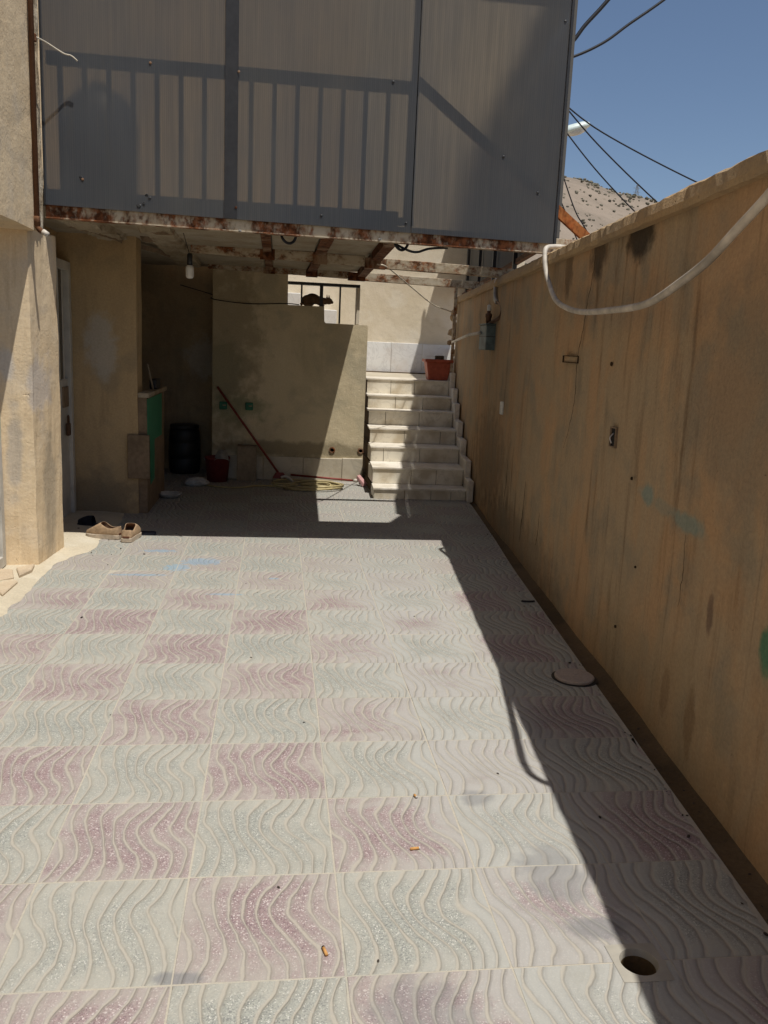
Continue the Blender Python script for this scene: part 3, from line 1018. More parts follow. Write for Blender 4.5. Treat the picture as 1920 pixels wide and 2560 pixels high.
# wall holding the barred door, under the balcony
box('door_wall', -2.3, -1.90, 4.128, 5.40, -0.1, 2.5, M['inner'], house)
bm = bmesh.new()
a_box(bm, -2.3, -1.305, 5.402, 5.66, -0.1, 2.5)
subdiv(bm, 12)
jitter(bm, 0.006, 5.0)
build('inner_wall', bm, M['inner'], house)
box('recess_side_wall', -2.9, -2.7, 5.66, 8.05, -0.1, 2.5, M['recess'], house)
dr2 = empty('barred_door', (0, 0, 0))
dr2.parent = house
dr2.location = Vector((-1.82, 4.95, 0)) - house.location
dy0, dy1 = 4.45, 5.385
for (a, b, c, d_) in ((dy0, dy0 + 0.06, 0.0, 1.99), (dy1 - 0.07, dy1, 0.0, 1.99), (dy0 + 0.06, dy1 - 0.07, 1.92, 1.99)):
    box('door_frame', -1.90, -1.80, a, b, c, d_, M['door'], dr2, 0.004)
box('leaf', -1.87, -1.826, dy0 + 0.06, dy1 - 0.07, 0.02, 1.10, M['door'], dr2, 0.004)
for k in range(6):
    a = dy0 + 0.06 + 0.137 * k
    box('bar', -1.862, -1.8262, a, a + 0.035, 1.10, 1.92, M['door'], dr2, 0.003)
for k in range(5):
    a = dy0 + 0.095 + 0.137 * k
    box('pane', -1.856, -1.8285, a, a + 0.102, 1.10, 1.92, M['glass_dark'], dr2)
box('lock_plate', -1.83, -1.815, 5.12, 5.29, 0.88, 1.04, M['brown_board'], dr2, 0.003)
bm = bmesh.new()
a_box(bm, -1.815, -1.785, 5.16, 5.21, 0.66, 0.76)
bevel(bm, 0.008, 2)
a_tube(bm, spline([(-1.80, 5.165, 0.75), (-1.80, 5.17, 0.81), (-1.80, 5.2, 0.81), (-1.80, 5.205, 0.75)], 4), 0.006, 6)
build('padlock', bm, M['brass'], dr2)

# downpipe
pipe = empty('downpipe', (-1.57, 3.74, 2.0), 'brown painted downpipe running down the sunlit house corner', 'pipe')
tube('pipe_run', [(-1.588, 3.668, 5.3), (-1.592, 3.668, 2.075)], 0.0155, M['brown_pipe'], pipe, 12)
bm = bmesh.new()
a_lathe(bm, [(0.019, 0.0), (0.019, 0.05)], (-1.592, 3.668, 2.06), 'Z', 12)
a_tube(bm, spline([(-1.592, 3.668, 2.065), (-1.588, 3.668, 2.045), (-1.57, 3.664, 2.028), (-1.548, 3.66, 2.018)], 4), 0.0155, 10)
build('elbow', bm, M['brown_pipe'], pipe, smooth=True)
tube('plastered_end', [(-1.56, 3.662, 2.024), (-1.53, 3.655, 2.008)], [0.018, 0.015], M['conduit'], pipe, 9)
box('bracket', -1.63, -1.575, 3.69, 3.72, 3.06, 3.10, M['rust'], pipe, 0.003)
tag(tube('thin_wire', spline([(-1.575, 3.71, 3.085), (-1.54, 3.79, 3.085), (-1.46, 3.84, 3.05), (-1.42, 3.855, 3.045), (-1.385, 3.86, 3.02)], 6), 0.0045, M['cord']), 'thin pale wire sticking out from the downpipe bracket over the grey sheet', 'wire')

# ================================================================== BACK WALL with stepped opening
bw = empty('back_wall', (-0.05, 7.5, 0), 'olive stained back wall with stepped barred opening beside the stairs', 'wall')
YB = 7.40
bm = bmesh.new()
prof = [(-0.854, -0.1), (0.757, -0.1), (0.757, 1.65), (0.745, 1.668), (0.31, 1.672), (0.296, 1.69), (0.290, 1.84), (-0.088, 1.838), (-0.092, 2.2), (-0.854, 2.2)]
f = [bm.verts.new((x, YB, z)) for x, z in prof]
b = [bm.verts.new((x, YB + 0.15, z)) for x, z in prof]
bm.faces.new(f)
bm.faces.new(b[::-1])
for i in range(len(prof)):
    j = (i + 1) % len(prof)
    bm.faces.new([f[i], f[j], b[j], b[i]])
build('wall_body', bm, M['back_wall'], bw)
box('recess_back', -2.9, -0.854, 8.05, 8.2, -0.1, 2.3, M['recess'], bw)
box('recess_cheek', -0.86, -0.72, 7.552, 8.2, -0.1, 2.3, M['back_wall'], bw)
box('lintel', -0.09, 0.66, YB - 0.005, YB + 0.1, 2.050, 2.078, M['dark_steel'], bw, 0.002)
for x, w, z0 in ((0.053, 0.009, 1.84), (0.259, 0.018, 1.84), (0.455, 0.009, 1.673)):
    box('window_bar', x - w, x + w, YB + 0.03, YB + 0.05, z0, 2.05, M['dark_steel'], bw)
box('jamb', 0.627, 0.662, YB + 0.002, YB + 0.14, 1.673, 2.05, M['landing_wall'], bw, 0.002)
for x0, x1 in ((-0.31, 0.11), (0.114, 0.53), (0.534, 0.752)):
    box('skirting_tile', x0, x1, YB - 0.018, YB - 0.001, 0.0, 0.25 + rt.uniform(-0.004, 0.004), M['skirting'], bw, 0.003)
box('skirting_tile', -0.73, -0.314, YB - 0.018, YB - 0.001, 0.0, 0.25, M['skirting'], bw, 0.003)
for x, z in ((0.42, 0.335), (0.73, 0.335)):
    bm = bmesh.new()
    a_lathe(bm, [(0.034, 0.0), (0.034, -0.008), (0.022, -0.010), (0.018, 0.004), (0.004, 0.006)], (x, YB, z), 'Y', 14)
    tag(build('pipe_mouth', bm, M['rust']), 'round capped pipe mouth in the sun above the skirting' if x < 0.6 else 'round capped pipe mouth in the shade beside the lowest stairs', 'pipe', 'pipe mouths above the skirting')
for x in (-0.74, -0.47):
    e = empty('wall_socket', (x, YB, 0.74), 'small green painted socket left of the broom pole' if x < -0.6 else 'small green painted socket right of the broom pole', 'socket', 'green sockets on the back wall')
    box('faceplate', x - 0.04, x + 0.04, YB - 0.02, YB + 0.005, 0.735, 0.815, M['green_dark'], e, 0.006)
    box('outlet', x - 0.005, x + 0.03, YB - 0.023, YB - 0.018, 0.775, 0.785, M['board'], e)
tag(tube('wall_cable', spline([(-1.25, 8.03, 2.02), (-0.9, 8.0, 1.93), (-0.86, 7.385, 1.86), (-0.5, 7.385, 1.83), (-0.1, 7.385, 1.85), (0.03, 7.39, 1.845)], 6), 0.005, M['cable']), 'dark cable sagging across the shaded back wall', 'cable')

# ================================================================== STAIRCASE
st = empty('staircase', (1.25, 7.3, 0), 'seven step marble staircase climbing between back wall and ochre wall', 'stairs')
sy = [6.357, 6.624, 7.059, 7.424, 7.794, 8.055, 8.365, 8.95]
sz = [0.109, 0.275, 0.432, 0.590, 0.761, 0.913, 1.088]


def xl(y):
    return 0.773 + 0.05 * (y - 6.357)


def xr(y):
    return WX(y) - 0.078


bm = bmesh.new()
zp = -0.05
for k in range(7):
    y0, y1 = sy[k] + 0.014, 8.96
    z0, z1 = (zp if k else -0.05), sz[k] - 0.02
    a_hexa(bm, [(xl(y0) + 0.012, y0, z0), (xr(y0), y0, z0), (xr(y1), y1, z0), (xl(y0) + 0.012, y1, z0), (xl(y0) + 0.012, y0, z1), (xr(y0), y0, z1), (xr(y1), y1, z1), (xl(y0) + 0.012, y1, z1)])
    zp = z1
build('core', bm, M['gutter'], st)
joints = [[0.33, 0.62, 0.84], [0.42, 0.7], [0.14, 0.55], [0.40, 0.82], [0.2, 0.60], [0.33, 0.66], [0.29, 0.58]]
for k in range(7):
    y0, z0, z1 = sy[k], (sz[k - 1] if k else 0.0), sz[k] - 0.02
    L, R = xl(y0), xr(y0)
    e_ = [0.0] + joints[k] + [1.0]
    for a, b in zip(e_[:-1], e_[1:]):
        bm = bmesh.new()
        a_box(bm, L + (R - L) * a + 0.0028, L + (R - L) * b - 0.0028, y0 + rt.uniform(-0.001, 0.001), y0 + 0.0135, z0 + 0.001, z1 - 0.001)
        build('riser_tile', bm, M['riser'], st)
    y1 = sy[k + 1]
    bm = bmesh.new()
    a_hexa(bm, [(L - 0.012, y0 - 0.012, z1), (R + 0.002, y0 - 0.012, z1), (xr(y1), y1 - 0.001, z1), (xl(y1) - 0.012, y1 - 0.001, z1), (L - 0.012, y0 - 0.012, sz[k]), (R + 0.002, y0 - 0.012, sz[k]), (xr(y1), y1 - 0.001, sz[k]), (xl(y1) - 0.012, y1 - 0.001, sz[k])])
    bevel(bm, 0.004, 2)
    build('tread', bm, M['tread'], st)
# side cheek of the lowest steps and stepped skirting on the wall
for k in range(3):
    box('side_tile', xl(sy[k]) - 0.002, xl(sy[k]) + 0.011, sy[k] + 0.002, min(sy[k + 1], 7.39) - 0.001, (0 if k == 0 else sz[k - 1]) + (0.001 if k else 0), sz[k] - 0.021, M['riser'], st)
for k in range(7):
    y0 = sy[k] - 0.10
    y1 = sy[k + 1] - 0.02
    z0 = sz[k] - 0.16 if k else 0.0
    z1 = sz[k] + 0.10
    bm = bmesh.new()
    a_hexa(bm, [(WX(y0) - 0.075, y0, z0), (WX(y0) - 0.014, y0, z0), (WX(y1) - 0.014, y1, z0), (WX(y1) - 0.075, y1, z0), (WX(y0) - 0.075, y0, z1), (WX(y0) - 0.014, y0, z1), (WX(y1) - 0.014, y1, z1), (WX(y1) - 0.075, y1, z1)])
    bevel(bm, 0.006)
    build('skirting_slab', bm, M['tread'], st)
# landing
box('landing_slab', -1.2, 2.6, 8.952, 10.9, 0.95, 1.086, M['skirting'], st)
# the second flight turning left
for x0, x1, z1 in ((0.615, 0.75, 1.5), (0.115, 0.61, 1.92), (-0.40, 0.11, 2.12)):
    bm = bmesh.new()
    a_box(bm, x0, x1, 10.2, 10.89, 1.087, z1)
    bevel(bm, 0.006)
    build('upper_step', bm, M['marble'], st)

lw = empty('landing_wall', (0.8, 11, 1.09), 'pale plastered wall with white marble dado at the top of the stairs', 'wall')
box('wall_body', -2.2, 3.4, 10.9, 11.1, 0.0, 7.6, M['landing_wall'], lw)
edges = [0.76, 1.057, 1.477, 1.938, 2.38, 2.6]
for a, b in zip(edges[:-1], edges[1:]):
    box('dado_tile', a + 0.002, b - 0.002, 10.884, 10.899, 1.087, 1.523 + rt.uniform(-0.003, 0.003), M['marble'], lw, 0.003)
box('dust_line', 0.76, 2.5, 10.8, 10.883, 1.087, 1.10, M['gutter'], lw)
bm = bmesh.new()
a_prism(bm, [(WX(8.6) + 0.02, 8.62), (WX(8.6) + 0.2, 8.62), (SX(11.3) + 0.2, 11.2), (SX(11.3), 11.2)], -0.2, 1.5)
lsw = build('low_side_wall', bm, M['coping'])
tag(lsw, 'low rough wall beyond the end of the ochre wall', 'wall')

# ================================================================== BALCONY
bal = empty('balcony', (0, 4.1, 2.2), 'balcony with rusty beams screened by tall dark translucent sheets', 'balcony')


def zb(x):
    return 2.212 - 0.0145 * x


YP = 3.93
PT = 4.10
KB = 0.9726


def bx(x):
    return -0.189 + (x + 0.189) * KB


def bz(z):
    return 1.449 + (z - 1.449) * KB



def wedge(name, x0, x1, y0, y1, zl0, zl1, zr0, zr1, mat, parent, bev=0.0):
    x0, x1 = bx(x0), bx(x1)
    bm = bmesh.new()
    a_hexa(bm, [(x0, y0, zl0), (x1, y0, zr0), (x1, y1, zr0), (x0, y1, zl0), (x0, y0, zl1), (x1, y0, zr1), (x1, y1, zr1), (x0, y1, zl1)])
    if bev:
        bevel(bm, bev)
    return build(name, bm, mat, parent)


for x0, x1 in ((-1.645, -0.505), (-0.495, 0.672), (0.678, 1.655)):
    wedge('sheet', x0, x1, YP, YP + 0.01, bz(zb(x0)), PT, bz(zb(x1)), PT, M['sheet'], bal)
wedge('joint_strip', -0.545, -0.462, YP - 0.006, YP - 0.001, bz(zb(-.5)) + 0.002, PT, bz(zb(-.5)), PT, M['strip'], bal)
wedge('edge_strip', 1.655, 1.672, YP - 0.008, YP + 0.04, bz(zb(1.66)), PT, bz(zb(1.66)), PT, M['strip'], bal)
wedge('corner_post', 1.672, 1.686, YP + 0.045, YP + 0.085, 2.14, PT, 2.14, PT, M['dark_steel'], bal)
wedge('edge_strip', -1.655, -1.645, YP - 0.006, YP + 0.03, bz(zb(-1.65)), PT, bz(zb(-1.65)), PT, M['strip'], bal)
# fascia channel under the sheets: web and lower lip
wedge('fascia_beam', -1.655, 1.93, YP + 0.02, YP + 0.045, 2.146, 2.240, 2.112, 2.204, M['fascia'], bal, 0.002)
wedge('fascia_lip', -1.655, 1.93, YP + 0.012, YP + 0.075, 2.138, 2.1455, 2.104, 2.1115, M['fascia'], bal)
def wedge_(name, x0, x1, *r, **k):
    return wedge(name, (x0 + 0.189) / KB - 0.189, (x1 + 0.189) / KB - 0.189, *r, **k)


# slab
SE = 0.60


def slab_x(y):
    return 0.585 + 0.03 * (y - 4.3)


bm = bmesh.new()
a_prism(bm, [(-2.8, 4.02), (slab_x(4.02), 4.02), (slab_x(7.5), 7.5), (-2.8, 8.3)], 2.215, 2.32)
build('slab', bm, M['ceiling'], bal)
# plaster panels between the steel joists
for (x0, x1) in ((-0.93, -0.32), (-0.245, 0.10), (0.195, 0.53)):
    yy = 4.05
    for L in (1.52, 1.36, 0.44):
        box('ceiling_panel', x0, x1, yy + 0.005, yy + L - 0.006, 2.196 + rt.uniform(-0.004, 0.004), 2.2145, M['ceiling'], bal, 0.003)
        yy += L
# joists running front to back
for x, w in ((-0.283, 0.034), (0.147, 0.045)):
    bm = bmesh.new()
    a_box(bm, x - w, x + w, 4.012, 7.39, 2.172, 2.182)
    a_box(bm, x - 0.006, x + 0.006, 4.012, 7.39, 2.182, 2.2145)
    build('joist', bm, M['rust'], bal)
bm = bmesh.new()
a_hexa(bm, [(slab_x(4.17) - 0.055, 4.012, 2.150), (slab_x(4.17) + 0.03, 4.012, 2.150), (slab_x(7.39) + 0.03, 7.39, 2.150), (slab_x(7.39) - 0.055, 7.39, 2.150), (slab_x(4.17) - 0.055, 4.012, 2.2145), (slab_x(4.17) + 0.03, 4.012, 2.2145), (slab_x(7.39) + 0.03, 7.39, 2.2145), (slab_x(7.39) - 0.055, 7.39, 2.2145)])
build('joist', bm, M['rust'], bal)
# plastered ribs with broken faces
for pts, w in (([(-1.52, 4.18), (-1.46, 5.3)], 0.09), ([(-1.02, 4.02), (-1.09, 7.38)], 0.10)):
    bm = bmesh.new()
    (xa, ya), (xb, yb_) = pts
    a_hexa(bm, [(xa - w, ya, 2.165), (xa + w, ya, 2.165), (xb + w, yb_, 2.165), (xb - w, yb_, 2.165), (xa - w * 1.2, ya, 2.2148), (xa + w * 1.2, ya, 2.2148), (xb + w * 1.2, yb_, 2.2148), (xb - w * 1.2, yb_, 2.2148)])
    subdiv(bm, 24)
    for v in bm.verts:
        if v.co.z < 2.19:
            v.co += mnoise.noise_vector(v.co * 16) * 0.018 + mnoise.noise_vector(v.co * 50) * 0.008
    build('plaster_rib', bm, M['rib'], bal)
for pts in ([(-1.60, 4.5), (-1.50, 4.8), (-1.42, 5.2), (-1.40, 5.55), (-1.26, 5.9), (-1.16, 6.35)], [(-1.15, 4.6), (-0.93, 4.62)], [(-1.22, 5.1), (-1.12, 5.15)]):
    bm = bmesh.new()
    prev = None
    for p in spline([(x, y, 2.19) for x, y in pts], 6):
        w = 0.012 + 0.014 * abs(mnoise.noise(p * 11))
        o = mnoise.noise(p * 20) * 0.02
        q = [bm.verts.new((p.x + o - w, p.y, p.z)), bm.verts.new((p.x + o, p.y + .01, p.z - 0.035 - 0.01 * mnoise.noise(p * 30))), bm.verts.new((p.x + o + w, p.y, p.z))]
        if prev:
            bm.faces.new([prev[0], prev[1], q[1], q[0]])
            bm.faces.new([prev[1], prev[2], q[2], q[1]])
        prev = q
    build('split_plaster', bm, M['brown_board'], bal)
# cross beams resting on the right wall
for y, x1 in ((5.60, 1.80), (7.34, 1.95)):
    def zt(x):
        return 2.194 - 0.026 * x + (0.022 if y > 6 else 0)
    segs = [(-0.90, 0.52), (0.70, x1)]
    for a, b in segs:
        wedge_('cross_beam', a, b, y - 0.03, y + 0.03, zt(a) - 0.082, zt(a), zt(b) - 0.074, zt(b) + 0.004, M['beam'], bal, 0.003)
    wedge_('beam_stub', 0.523, 0.697, y - 0.036, y + 0.036, zt(.52) - 0.088, zt(.52) - 0.006, zt(.7) - 0.086, zt(.7) - 0.006, M['rust'], bal)
    for x in (-0.283, 0.147):
        box('rust_plate', x - 0.06, x + 0.06, y - 0.034, y - 0.0305, zt(x) - 0.09, zt(x) + 0.002, M['rust'], bal)
# railing behind the sheets
YR = 4.0
box('top_rail', bx(-1.64), bx(0.70), YR, YR + 0.03, bz(3.075), bz(3.155), M['dark_steel'], bal, 0.004)
box('bottom_rail', bx(-1.64), bx(0.70), YR, YR + 0.03, bz(2.255), bz(2.305), M['dark_steel'], bal, 0.004)
for k in range(16):
    x = bx(-1.56 + 0.147 * k)
    if abs(x + 0.5) < 0.04:
        continue
    box('baluster', x - 0.014, x + 0.014, YR + 0.004, YR + 0.026, bz(2.305) + .001, bz(3.075) - .001, M['dark_steel'], bal)
box('post', bx(0.652), bx(0.70), YR + 0.032, YR + 0.072, 2.23, PT, M['dark_steel'], bal, 0.003)
box('post', -0.53, -0.48, YR + 0.032, YR + 0.072, 2.23, PT, M['dark_steel'], bal, 0.003)
box('frame_rail', bx(-1.64), bx(1.65), YR + 0.074, YR + 0.104, bz(3.71), bz(3.75), M['dark_steel'], bal, 0.003)
bm = bmesh.new()
a_hexa(bm, [(bx(0.70), YR + .005, bz(3.11)), (bx(0.70), YR + .04, bz(3.11)), (bx(2.02), YR + .045, bz(2.14)), (bx(2.02), YR + .01, bz(2.14)), (bx(0.70), YR + .005, bz(3.19)), (bx(0.70), YR + .04, bz(3.19)), (bx(2.02), YR + .045, bz(2.22)), (bx(2.02), YR + .01, bz(2.22))])
build('slanting_brace', bm, M['orange_rust'], bal)
for x, z in ((-1.0, 3.11), (-0.46, 3.10), (0.515, 3.12), (1.27, 2.72), (1.52, 2.51), (-1.01, 2.315), (-0.47, 2.29), (0.08, 2.275), (0.64, 2.262), (1.62, 3.57), (-1.42, 2.40)):
    x, z = bx(x), bz(z)
    bm = bmesh.new()
    a_lathe(bm, [(0.0085, 0.0), (0.008, -0.003), (0.003, -0.005)], (x, YP - 0.0005 - (0.006 if abs(x + .47) < .05 else 0), z), 'Y', 8)
    build('screw', bm, M['rust'] if rt.random() < 0.5 else M['dark_steel'], bal)
for x, z in ((-1.43, 2.41), (-1.03, 2.33), (-1.08, 2.265), (-1.05, 2.28)):
    x, z = bx(x), bz(z)
    bm = bmesh.new()
    a_lathe(bm, [(0.012, 0.0), (0.009, -0.0015)], (x, YP - 0.0004, z), 'Y', 7)
    jitter(bm, 0.006, 60)
    build('chip', bm, M['black'], bal)
# terrace room wall behind the railing (end of the house's upper storey)
box('upper_rear_wall', -4.5, 0.60, 7.56, 7.76, 2.325, 6.6, M['house'], house)
for x, y in ((-1.9, 0),):
    pass
tk = empty('water_tank', (-1.38, 4.55, 2.32), 'dark rounded tank standing behind the left translucent sheet', 'tank')
bm = bmesh.new()
a_lathe(bm, [(0.22, 0.0), (0.25, 0.03), (0.255, 0.55), (0.23, 0.68), (0.15, 0.76), (0.05, 0.78)], (-1.44, 4.78, 2.322), 'Z', 24)
build('tank_body', bm, M['tank'], tk, smooth=True)
bm = bmesh.new()
a_lathe(bm, [(0.07, 0.0), (0.07, 0.04), (0.05, 0.05)], (-1.44, 4.78, 3.095), 'Z', 16)
build('lid', bm, M['black'], tk)
# cable loops tied under the fascia
for x in (-0.129, 0.607):
    bm = bmesh.new()
    a_tube(bm, [(x + 0.047 * math.cos(a), 4.03 + 0.02 * math.sin(a * 2), 2.140 - 0.058 * math.sin(a)) for a in [PI * k / 14 for k in range(-1, 16)]], 0.009, 8)
    tag(build('cable_loop', bm, M['cable'], smooth=True), 'dark cable loop hanging under the middle of the rusty fascia' if x < 0 else 'dark cable loop hanging near the open end of the slab', 'cable', 'cable loops under the fascia')
tag(tube('grey_cable', spline([(0.57, 4.05, 2.12), (0.66, 4.05, 2.084), (0.72, 4.05, 2.078), (0.80, 4.05, 2.104), (0.92, 4.03, 2.115)], 6), 0.008, M['cable']), 'thin grey cable sagging under the fascia beside the right loop', 'cable')
for x in (-0.02 - 0.42, 0.45):
    bm = bmesh.new()
    a_tube(bm, [(x, YP + 0.03, 2.14), (x, YP + 0.0, 2.125), (x + 0.01, YP - 0.01, 2.13)], 0.006, 6)
    build('bolt', bm, M['galv'], bal)
tag(tube('pale_cord', spline([(0.62, 5.55, 2.125), (0.72, 5.6, 2.105), (1.1, 6.7, 2.03), (1.5, 7.7, 1.93), (1.85, 8.3, 1.885)], 8), 0.006, M['cord']), 'pale cord strung from the slab corner to the stair fence post', 'cord')

lb = empty('light_bulb', (-0.831, 4.8, 1.885), 'bare white light bulb hanging on a wire in the shade', 'light bulb')
tube('wire', spline([(-0.88, 4.8, 2.21), (-0.86, 4.8, 2.14), (-0.835, 4.8, 2.06)], 4), 0.0025, M['cable'], lb, 6)
bm = bmesh.new()
a_lathe(bm, [(0.012, 0.085), (0.019, 0.075), (0.02, 0.0)], (-0.831, 4.8, 1.972), 'Z', 14)
build('socket', bm, M['black'], lb, smooth=True)
bm = bmesh.new()
a_lathe(bm, [(0.018, 0.095), (0.027, 0.085), (0.029, 0.07), (0.029, 0.02), (0.024, 0.006), (0.012, 0.001), (0.002, 0.0)], (-0.831, 4.8, 1.878), 'Z', 18)
build('bulb', bm, M['bulb'], lb, smooth=True)

# ================================================================== STAIR FENCE ON THE RIGHT
fe = empty('stair_fence', (SX(8), 8, 2.08), 'tall black barred fence with grey sheets above the stair wall', 'fence')
for y in (5.98, 7.42, 8.8, 10.2, 11.5):
    box('bar', SX(y) - 0.018, SX(y) + 0.018, y - 0.018, y + 0.018, 2.082 if y < 8.6 else 1.55, 4.25, M['dark_steel'], fe)
bm = bmesh.new()
a_hexa(bm, [(SX(4.32) + .0, 4.32, 2.235), (SX(4.32) + .04, 4.32, 2.235), (SX(11.6) + .04, 11.6, 2.235), (SX(11.6), 11.6, 2.235), (SX(4.32), 4.32, 2.275), (SX(4.32) + .04, 4.32, 2.275), (SX(11.6) + .04, 11.6, 2.275), (SX(11.6), 11.6, 2.275)])
o = build('lower_rail', bm, M['brown_pipe'], fe)
bm = bmesh.new()
a_hexa(bm, [(1.612, 3.975, 2.24), (1.618, 3.972, 2.24), (SX(4.31) + .05, 4.31, 2.24), (SX(4.31) + .044, 4.313, 2.24), (1.612, 3.975, 4.09), (1.618, 3.972, 4.09), (SX(4.31) + .05, 4.31, 4.09), (SX(4.31) + .044, 4.313, 4.09)])
build('sun_block_sheet', bm, M['side_sheet'], fe)  # added edge-on sheet that stops sun leaking between balcony and fence
ya = 4.32
for yb2 in (5.97, 7.41, 8.79, 10.19, 11.6):
    for z0_, z1_ in ((2.24, 3.745), (3.79, 4.25)) if yb2 < 8 else ((2.24, 4.25),):
        bm = bmesh.new()
        a_hexa(bm, [(SX(ya) + .042, ya, z0_), (SX(ya) + .05, ya, z0_), (SX(yb2) + .05, yb2 - .004, z0_), (SX(yb2) + .042, yb2 - .004, z0_), (SX(ya) + .042, ya, z1_), (SX(ya) + .05, ya, z1_), (SX(yb2) + .05, yb2 - .004, z1_), (SX(yb2) + .042, yb2 - .004, z1_)])
        build('sheet', bm, M['side_sheet'], fe)
    ya = yb2
fp = box('fence_post', 1.868, 1.902, 8.39, 8.425, 1.1, 2.2, M['beam'])
tag(fp, 'rusty white post at the end of the ochre wall by the stairs', 'post')
bm = bmesh.new()
rr = random.Random(3)
for k in range(26):
    s = rr.uniform(0.02, 0.06)
    r = bmesh.ops.create_icosphere(bm, subdivisions=1, radius=s, matrix=Matrix.Translation((WX(8.65) + rr.uniform(-0.06, 0.12), 8.66 + rr.uniform(-0.03, 0.06), 1.3 + k * 0.03)))
    for v in r['verts']:
        v.co += mnoise.noise_vector(v.co * 30) * s * 0.5
tag(build('rubble', bm, M['coping']), kind='stuff')

# planter on the top step
pl = empty('planter', (1.74, 8.5, 1.088), 'red rectangular plastic planter on the top stair step', 'planter')
bm = bmesh.new()
px0, px1, py0, py1, pz = 1.60, 1.865, 8.41, 8.60, 1.09
v = a_hexa(bm, [(px0 + .015, py0 + .01, pz), (px1 - .015, py0 + .01, pz), (px1 - .015, py1 - .01, pz), (px0 + .015, py1 - .01, pz), (px0 - .02, py0 - .01, pz + .215), (px1 + .02, py0 - .01, pz + .215), (px1 + .02, py1 + .01, pz + .215), (px0 - .02, py1 + .01, pz + .215)])
bevel(bm, 0.01, 2)
build('tub', bm, M['terracotta'], pl)
bm = bmesh.new()
for (a, b, c, d_) in ((px0 - .04, px1 + .04, py0 - .025, py0 + .0), (px0 - .04, px1 + .04, py1, py1 + .025), (px0 - .04, px0 - .01, py0, py1), (px1 + .01, px1 + .04, py0, py1)):
    a_box(bm, a, b, c, d_, pz + .212, pz + .245)
bevel(bm, 0.004)
build('rim', bm, M['terracotta'], pl)
bm = bmesh.new()
a_box(bm, px0 - .009, px1 + .009, py0 + .001, py1 - .001, pz + .216, pz + .238)
subdiv(bm, 5)
jitter(bm, 0.01, 30)
build('soil', bm, M['soil'], pl)
bm = bmesh.new()
a_box(bm, 1.70, 1.80, 8.46, 8.54, pz + .236, pz + .29)
bevel(bm, 0.008)
tag(build('brick', bm, M['soil']), 'dark brick lying on the soil of the red planter', 'brick')

# gas meter box with its pipework
mb = empty('meter_box', (1.58, 5.7, 1.47), 'blue grey gas meter box fixed high on the ochre wall', 'meter box')
bm = bmesh.new()
a_box(bm, 1.60, WX(5.7) - 0.008, 5.60, 5.86, 1.465, 1.68)
bevel(bm, 0.008, 2)
build('case', bm, M['meter'], mb)
box('lid', 1.59, WX(5.7) - 0.005, 5.59, 5.87, 1.681, 1.692, M['meter'], mb, 0.003)
box('seam', 1.5985, WX(5.7) - 0.01, 5.598, 5.862, 1.578, 1.584, M['dark_steel'], mb)
tube('inlet_pipe', spline([(1.72, 5.76, 2.13), (1.69, 5.72, 2.03), (1.675, 5.66, 1.91), (1.68, 5.60, 1.87)], 5), 0.022, M['galv'], mb, 10)
tube('loop_pipe', spline([(1.68, 5.60, 1.87), (1.685, 5.50, 1.85), (1.68, 5.42, 1.80), (1.67, 5.44, 1.745), (1.65, 5.58, 1.71), (1.635, 5.66, 1.69)], 6), 0.016, M['brass'], mb, 10)
bm = bmesh.new()
a_lathe(bm, [(0.018, 0.0), (0.024, 0.02), (0.024, 0.05), (0.03, 0.055), (0.03, 0.085), (0.016, 0.09), (0.016, 0.11)], (1.63, 5.68, 1.69), 'Z', 12)
build('regulator', bm, M['brass'], mb, smooth=True)
bm = bmesh.new()
a_lathe(bm, [(0.017, 0.0), (0.019, 0.012), (0.019, 0.045), (0.008, 0.052)], (1.63, 5.68, 1.80), 'Z', 12)
build('cap', bm, M['white'], mb, smooth=True)
tag(tube('outlet_pipe', [(1.59, 5.80, 1.612), (1.62, 6.4, 1.60), (1.86, 8.32, 1.545)], 0.014, M['conduit'], None, 8), 'thin white pipe running from the meter box to the stair fence', 'pipe')

# white conduit drooping over the wall
cpts = [(1.62, 3.72, 2.125), (1.54, 3.70, 2.125), (1.475, 3.66, 2.105), (1.458, 3.62, 2.04), (1.452, 3.56, 1.96), (1.445, 3.45, 1.88), (1.415, 3.2, 1.765), (1.38, 2.86, 1.70), (1.345, 2.5, 1.67), (1.30, 2.02, 1.658), (1.255, 1.66, 1.656), (1.215, 1.40, 1.672), (1.18, 1.13, 1.71), (1.155, 0.91, 1.76), (1.14, 0.73, 1.83), (1.13, 0.54, 1.91), (1.135, 0.38, 2.02), (1.17, 0.25, 2.12), (1.27, 0.16, 2.16), (1.5, 0.1, 2.12)]
tag(tube('white_conduit', spline([(q[0] + 0.004 * mnoise.noise(Vector((i * 1.7, 2, 3))), q[1], q[2] + 0.006 * mnoise.noise(Vector((i * 1.3, 7, 1)))) for i, q in enumerate(cpts)], 6), 0.0148, M['conduit'], None, 12), 'thick white plastic conduit drooping across the right wall', 'conduit')

